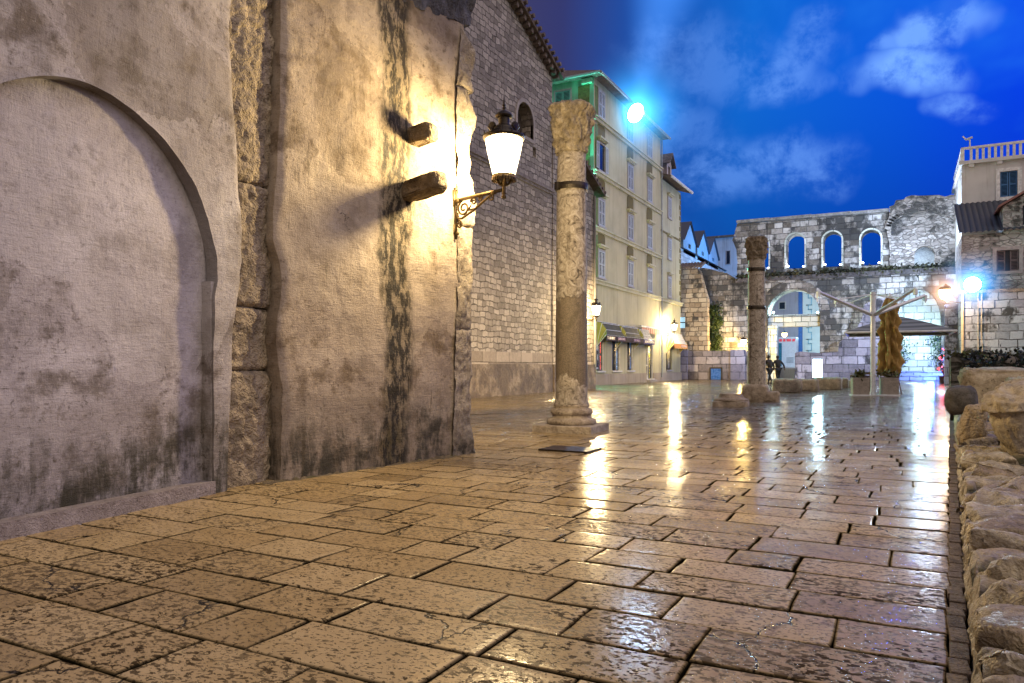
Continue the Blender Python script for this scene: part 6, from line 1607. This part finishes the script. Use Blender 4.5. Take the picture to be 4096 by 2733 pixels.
leaf_mesh([(random.gauss(0, .22), random.gauss(0, .12), .35 + .4 * random.random()) for _ in range(20)], 420, .12, (.07, .07, .09), 55).build('foliage', m_leaf('tan_leaf', (.06, .045, .015), (.22, .17, .06)), t, world=False)
b = MB()
for k in range(6): b.tube([(0, 0, -.3), (.05 * (k - 2.5), 0, .3), (.10 * (k - 2.5), .03, .75)], [.012, .009, .004], 5)
b.build('stem', M_DRY, t, world=False)
q = at(1015, 366, 23)
t = thing('hedge', 'dark unlit hedge mass at the right edge behind the marble slabs', 'hedge', (q.x, q.y, 0))
pts = [(random.uniform(-1.2, 5), random.uniform(-.4, .6), random.uniform(.2, 1.45)) for _ in range(160)]
leaf_mesh(pts, 4200, .16, (.14, .14, .12), 57).build('foliage', m_leaf('dark_hedge', (.004, .007, .008), (.012, .018, .018)), t, world=False)
b = MB()
for k in range(8): b.tube([(-1 + k * .75, .1, 0), (-1 + k * .75 + .1, .1, 1.2)], [.03, .012], 5)
b.build('stem', M_DRY, t, world=False)
# ground of the dig on the right
t_ = MB(); t_.grid(30, 40, lambda u, v: Vector((edge_x(2 + 44 * v) + .4 + 26 * u, 2 + 44 * v, .02 + .10 * fbm(u * 9, v * 14, 1, 3) + .0))); tag(t_.build('rough_earth', m_rough('dark_earth', (.02, .016, .01), (.09, .075, .05), .6, moss=.6), None, recalc=False, smooth=True), kind='structure')

# ------------------------------------------------------------------ world, sun, camera
def build_world():
    w = bpy.data.worlds.new('World'); scene.world = w; w.use_nodes = True
    t = NT.__new__(NT); t.t = w.node_tree; t.n = t.t.nodes; t.l = t.t.links; t.tc = None
    bg = t.n['Background']
    d = t.co('Generated')
    sr = t.vmath('DOT_PRODUCT', d, (C, S, 0), 1); sf = t.vmath('DOT_PRODUCT', d, (-S, C, 0), 1); z = t.sep(d)[2]
    base = t.ramp(t.rng(sr, -.4, .7, 0, 1, False), [(.30, (.050, .042, .085)), (.42, (.028, .034, .13)), (.50, (.010, .065, .32)), (.62, (.004, .11, .52)), (.77, (.002, .075, .60)), (.93, (.001, .018, .74)), (1, (.001, .012, .62))])
    low = t.rng(z, .03, .36)
    base = t.mix(low, t.mix(.75, base, (.002, .018, .13)), base)
    nz_ = t.noise(3.2, 5, .6, d, dist=.3)
    base = t.mix(t.math('MULTIPLY', t.rng(nz_, .5, .72), t.rng(sr, .0, .3)), base, t.mix(.5, base, (.02, .20, .75)))
    dd = t.vmath('ADD', d, t.vmath('SCALE', t.vmath('SUBTRACT', t.noise(5, 4, .55, d, col=True), (.5, .5, .5)), .16))
    total = None
    for px, py, rad, k in ((905, 66, .066, .95), (926, 72, .05, .6), (928, 30, .052, .8), (968, 17, .05, .75), (900, 36, .032, .6), (950, 98, .042, .6), (781, 70, .075, .42), (798, 50, .07, .34), (815, 82, .05, .26), (805, 22, .045, .34), (735, 175, .10, .36), (785, 165, .09, .42), (815, 178, .055, .3), (675, 140, .10, .22), (690, 60, .11, .25)):
        r = (px - 512) / F; v = Vector((*c2g(r, 1), -(py - HY) / F)).normalized()
        q = t.vmath('MULTIPLY', t.vmath('SUBTRACT', dd, tuple(v)), (1, 1, 1.75))
        m = t.math('MULTIPLY', t.rng(t.vmath('LENGTH', q, (0, 0, 0), 1), rad, rad * .35), k)
        total = m if total is None else t.math('MAXIMUM', total, m)
    wisps = t.math('MULTIPLY', total, t.rng(t.noise(11, 8, .66, d, dist=.2), .40, .58, .1, 1))
    base = t.mix(wisps, base, (.17, .38, .93))
    # town glow on the low cloud behind the camera
    back = t.rng(sf, .05, -.6)
    base = t.mix(back, base, (.36, .30, .31))
    up = t.rng(z, .55, .95)
    base = t.mix(t.math('MULTIPLY', up, t.rng(sf, .75, .2)), base, (.12, .13, .27))
    sky = t.n.new('ShaderNodeTexSky'); sky.sky_type = 'NISHITA'; sky.sun_disc = False
    sky.sun_elevation = R(-4); sky.sun_rotation = R(200)
    base = t.mix(.04, base, sky.outputs[0], 'ADD')
    t.l.new(base, bg.inputs[0]); bg.inputs[1].default_value = 1.25
build_world()
sun = light('night_sky_glow', 'SUN', (0, 0, 40), (1, .83, .66), 1.65)
sun.data.angle = R(75)
sd = Vector((*c2g(.62, -.55), .78))      # soft light from behind the camera, up on the right
sun.rotation_euler = sd.to_track_quat('Z', 'Y').to_euler()

cam = bpy.data.cameras.new('camera'); co = bpy.data.objects.new('camera', cam); COL.objects.link(co)
cam.sensor_width = 36; cam.lens = F / 1024 * 36; cam.shift_y = (HY - 341.5) / 1024
cam.clip_start = .05; cam.clip_end = 2000
co.location = (0, 0, H); co.rotation_euler = (R(90), 0, TH)
scene.camera = co
scene.render.resolution_x = 1024; scene.render.resolution_y = 683
scene.view_settings.view_transform = 'Standard'; scene.view_settings.look = 'None'; scene.view_settings.exposure = 0
scene.render.engine = 'CYCLES'
cy = scene.cycles
cy.use_denoising = True
try: cy.denoiser = 'OPENIMAGEDENOISE'
except Exception: pass
cy.max_bounces = 6; cy.diffuse_bounces = 3; cy.glossy_bounces = 4; cy.transparent_max_bounces = 12; cy.volume_bounces = 0
cy.sample_clamp_indirect = 6; cy.sample_clamp_direct = 0; cy.caustics_reflective = False; cy.caustics_refractive = False
cy.use_light_tree = True
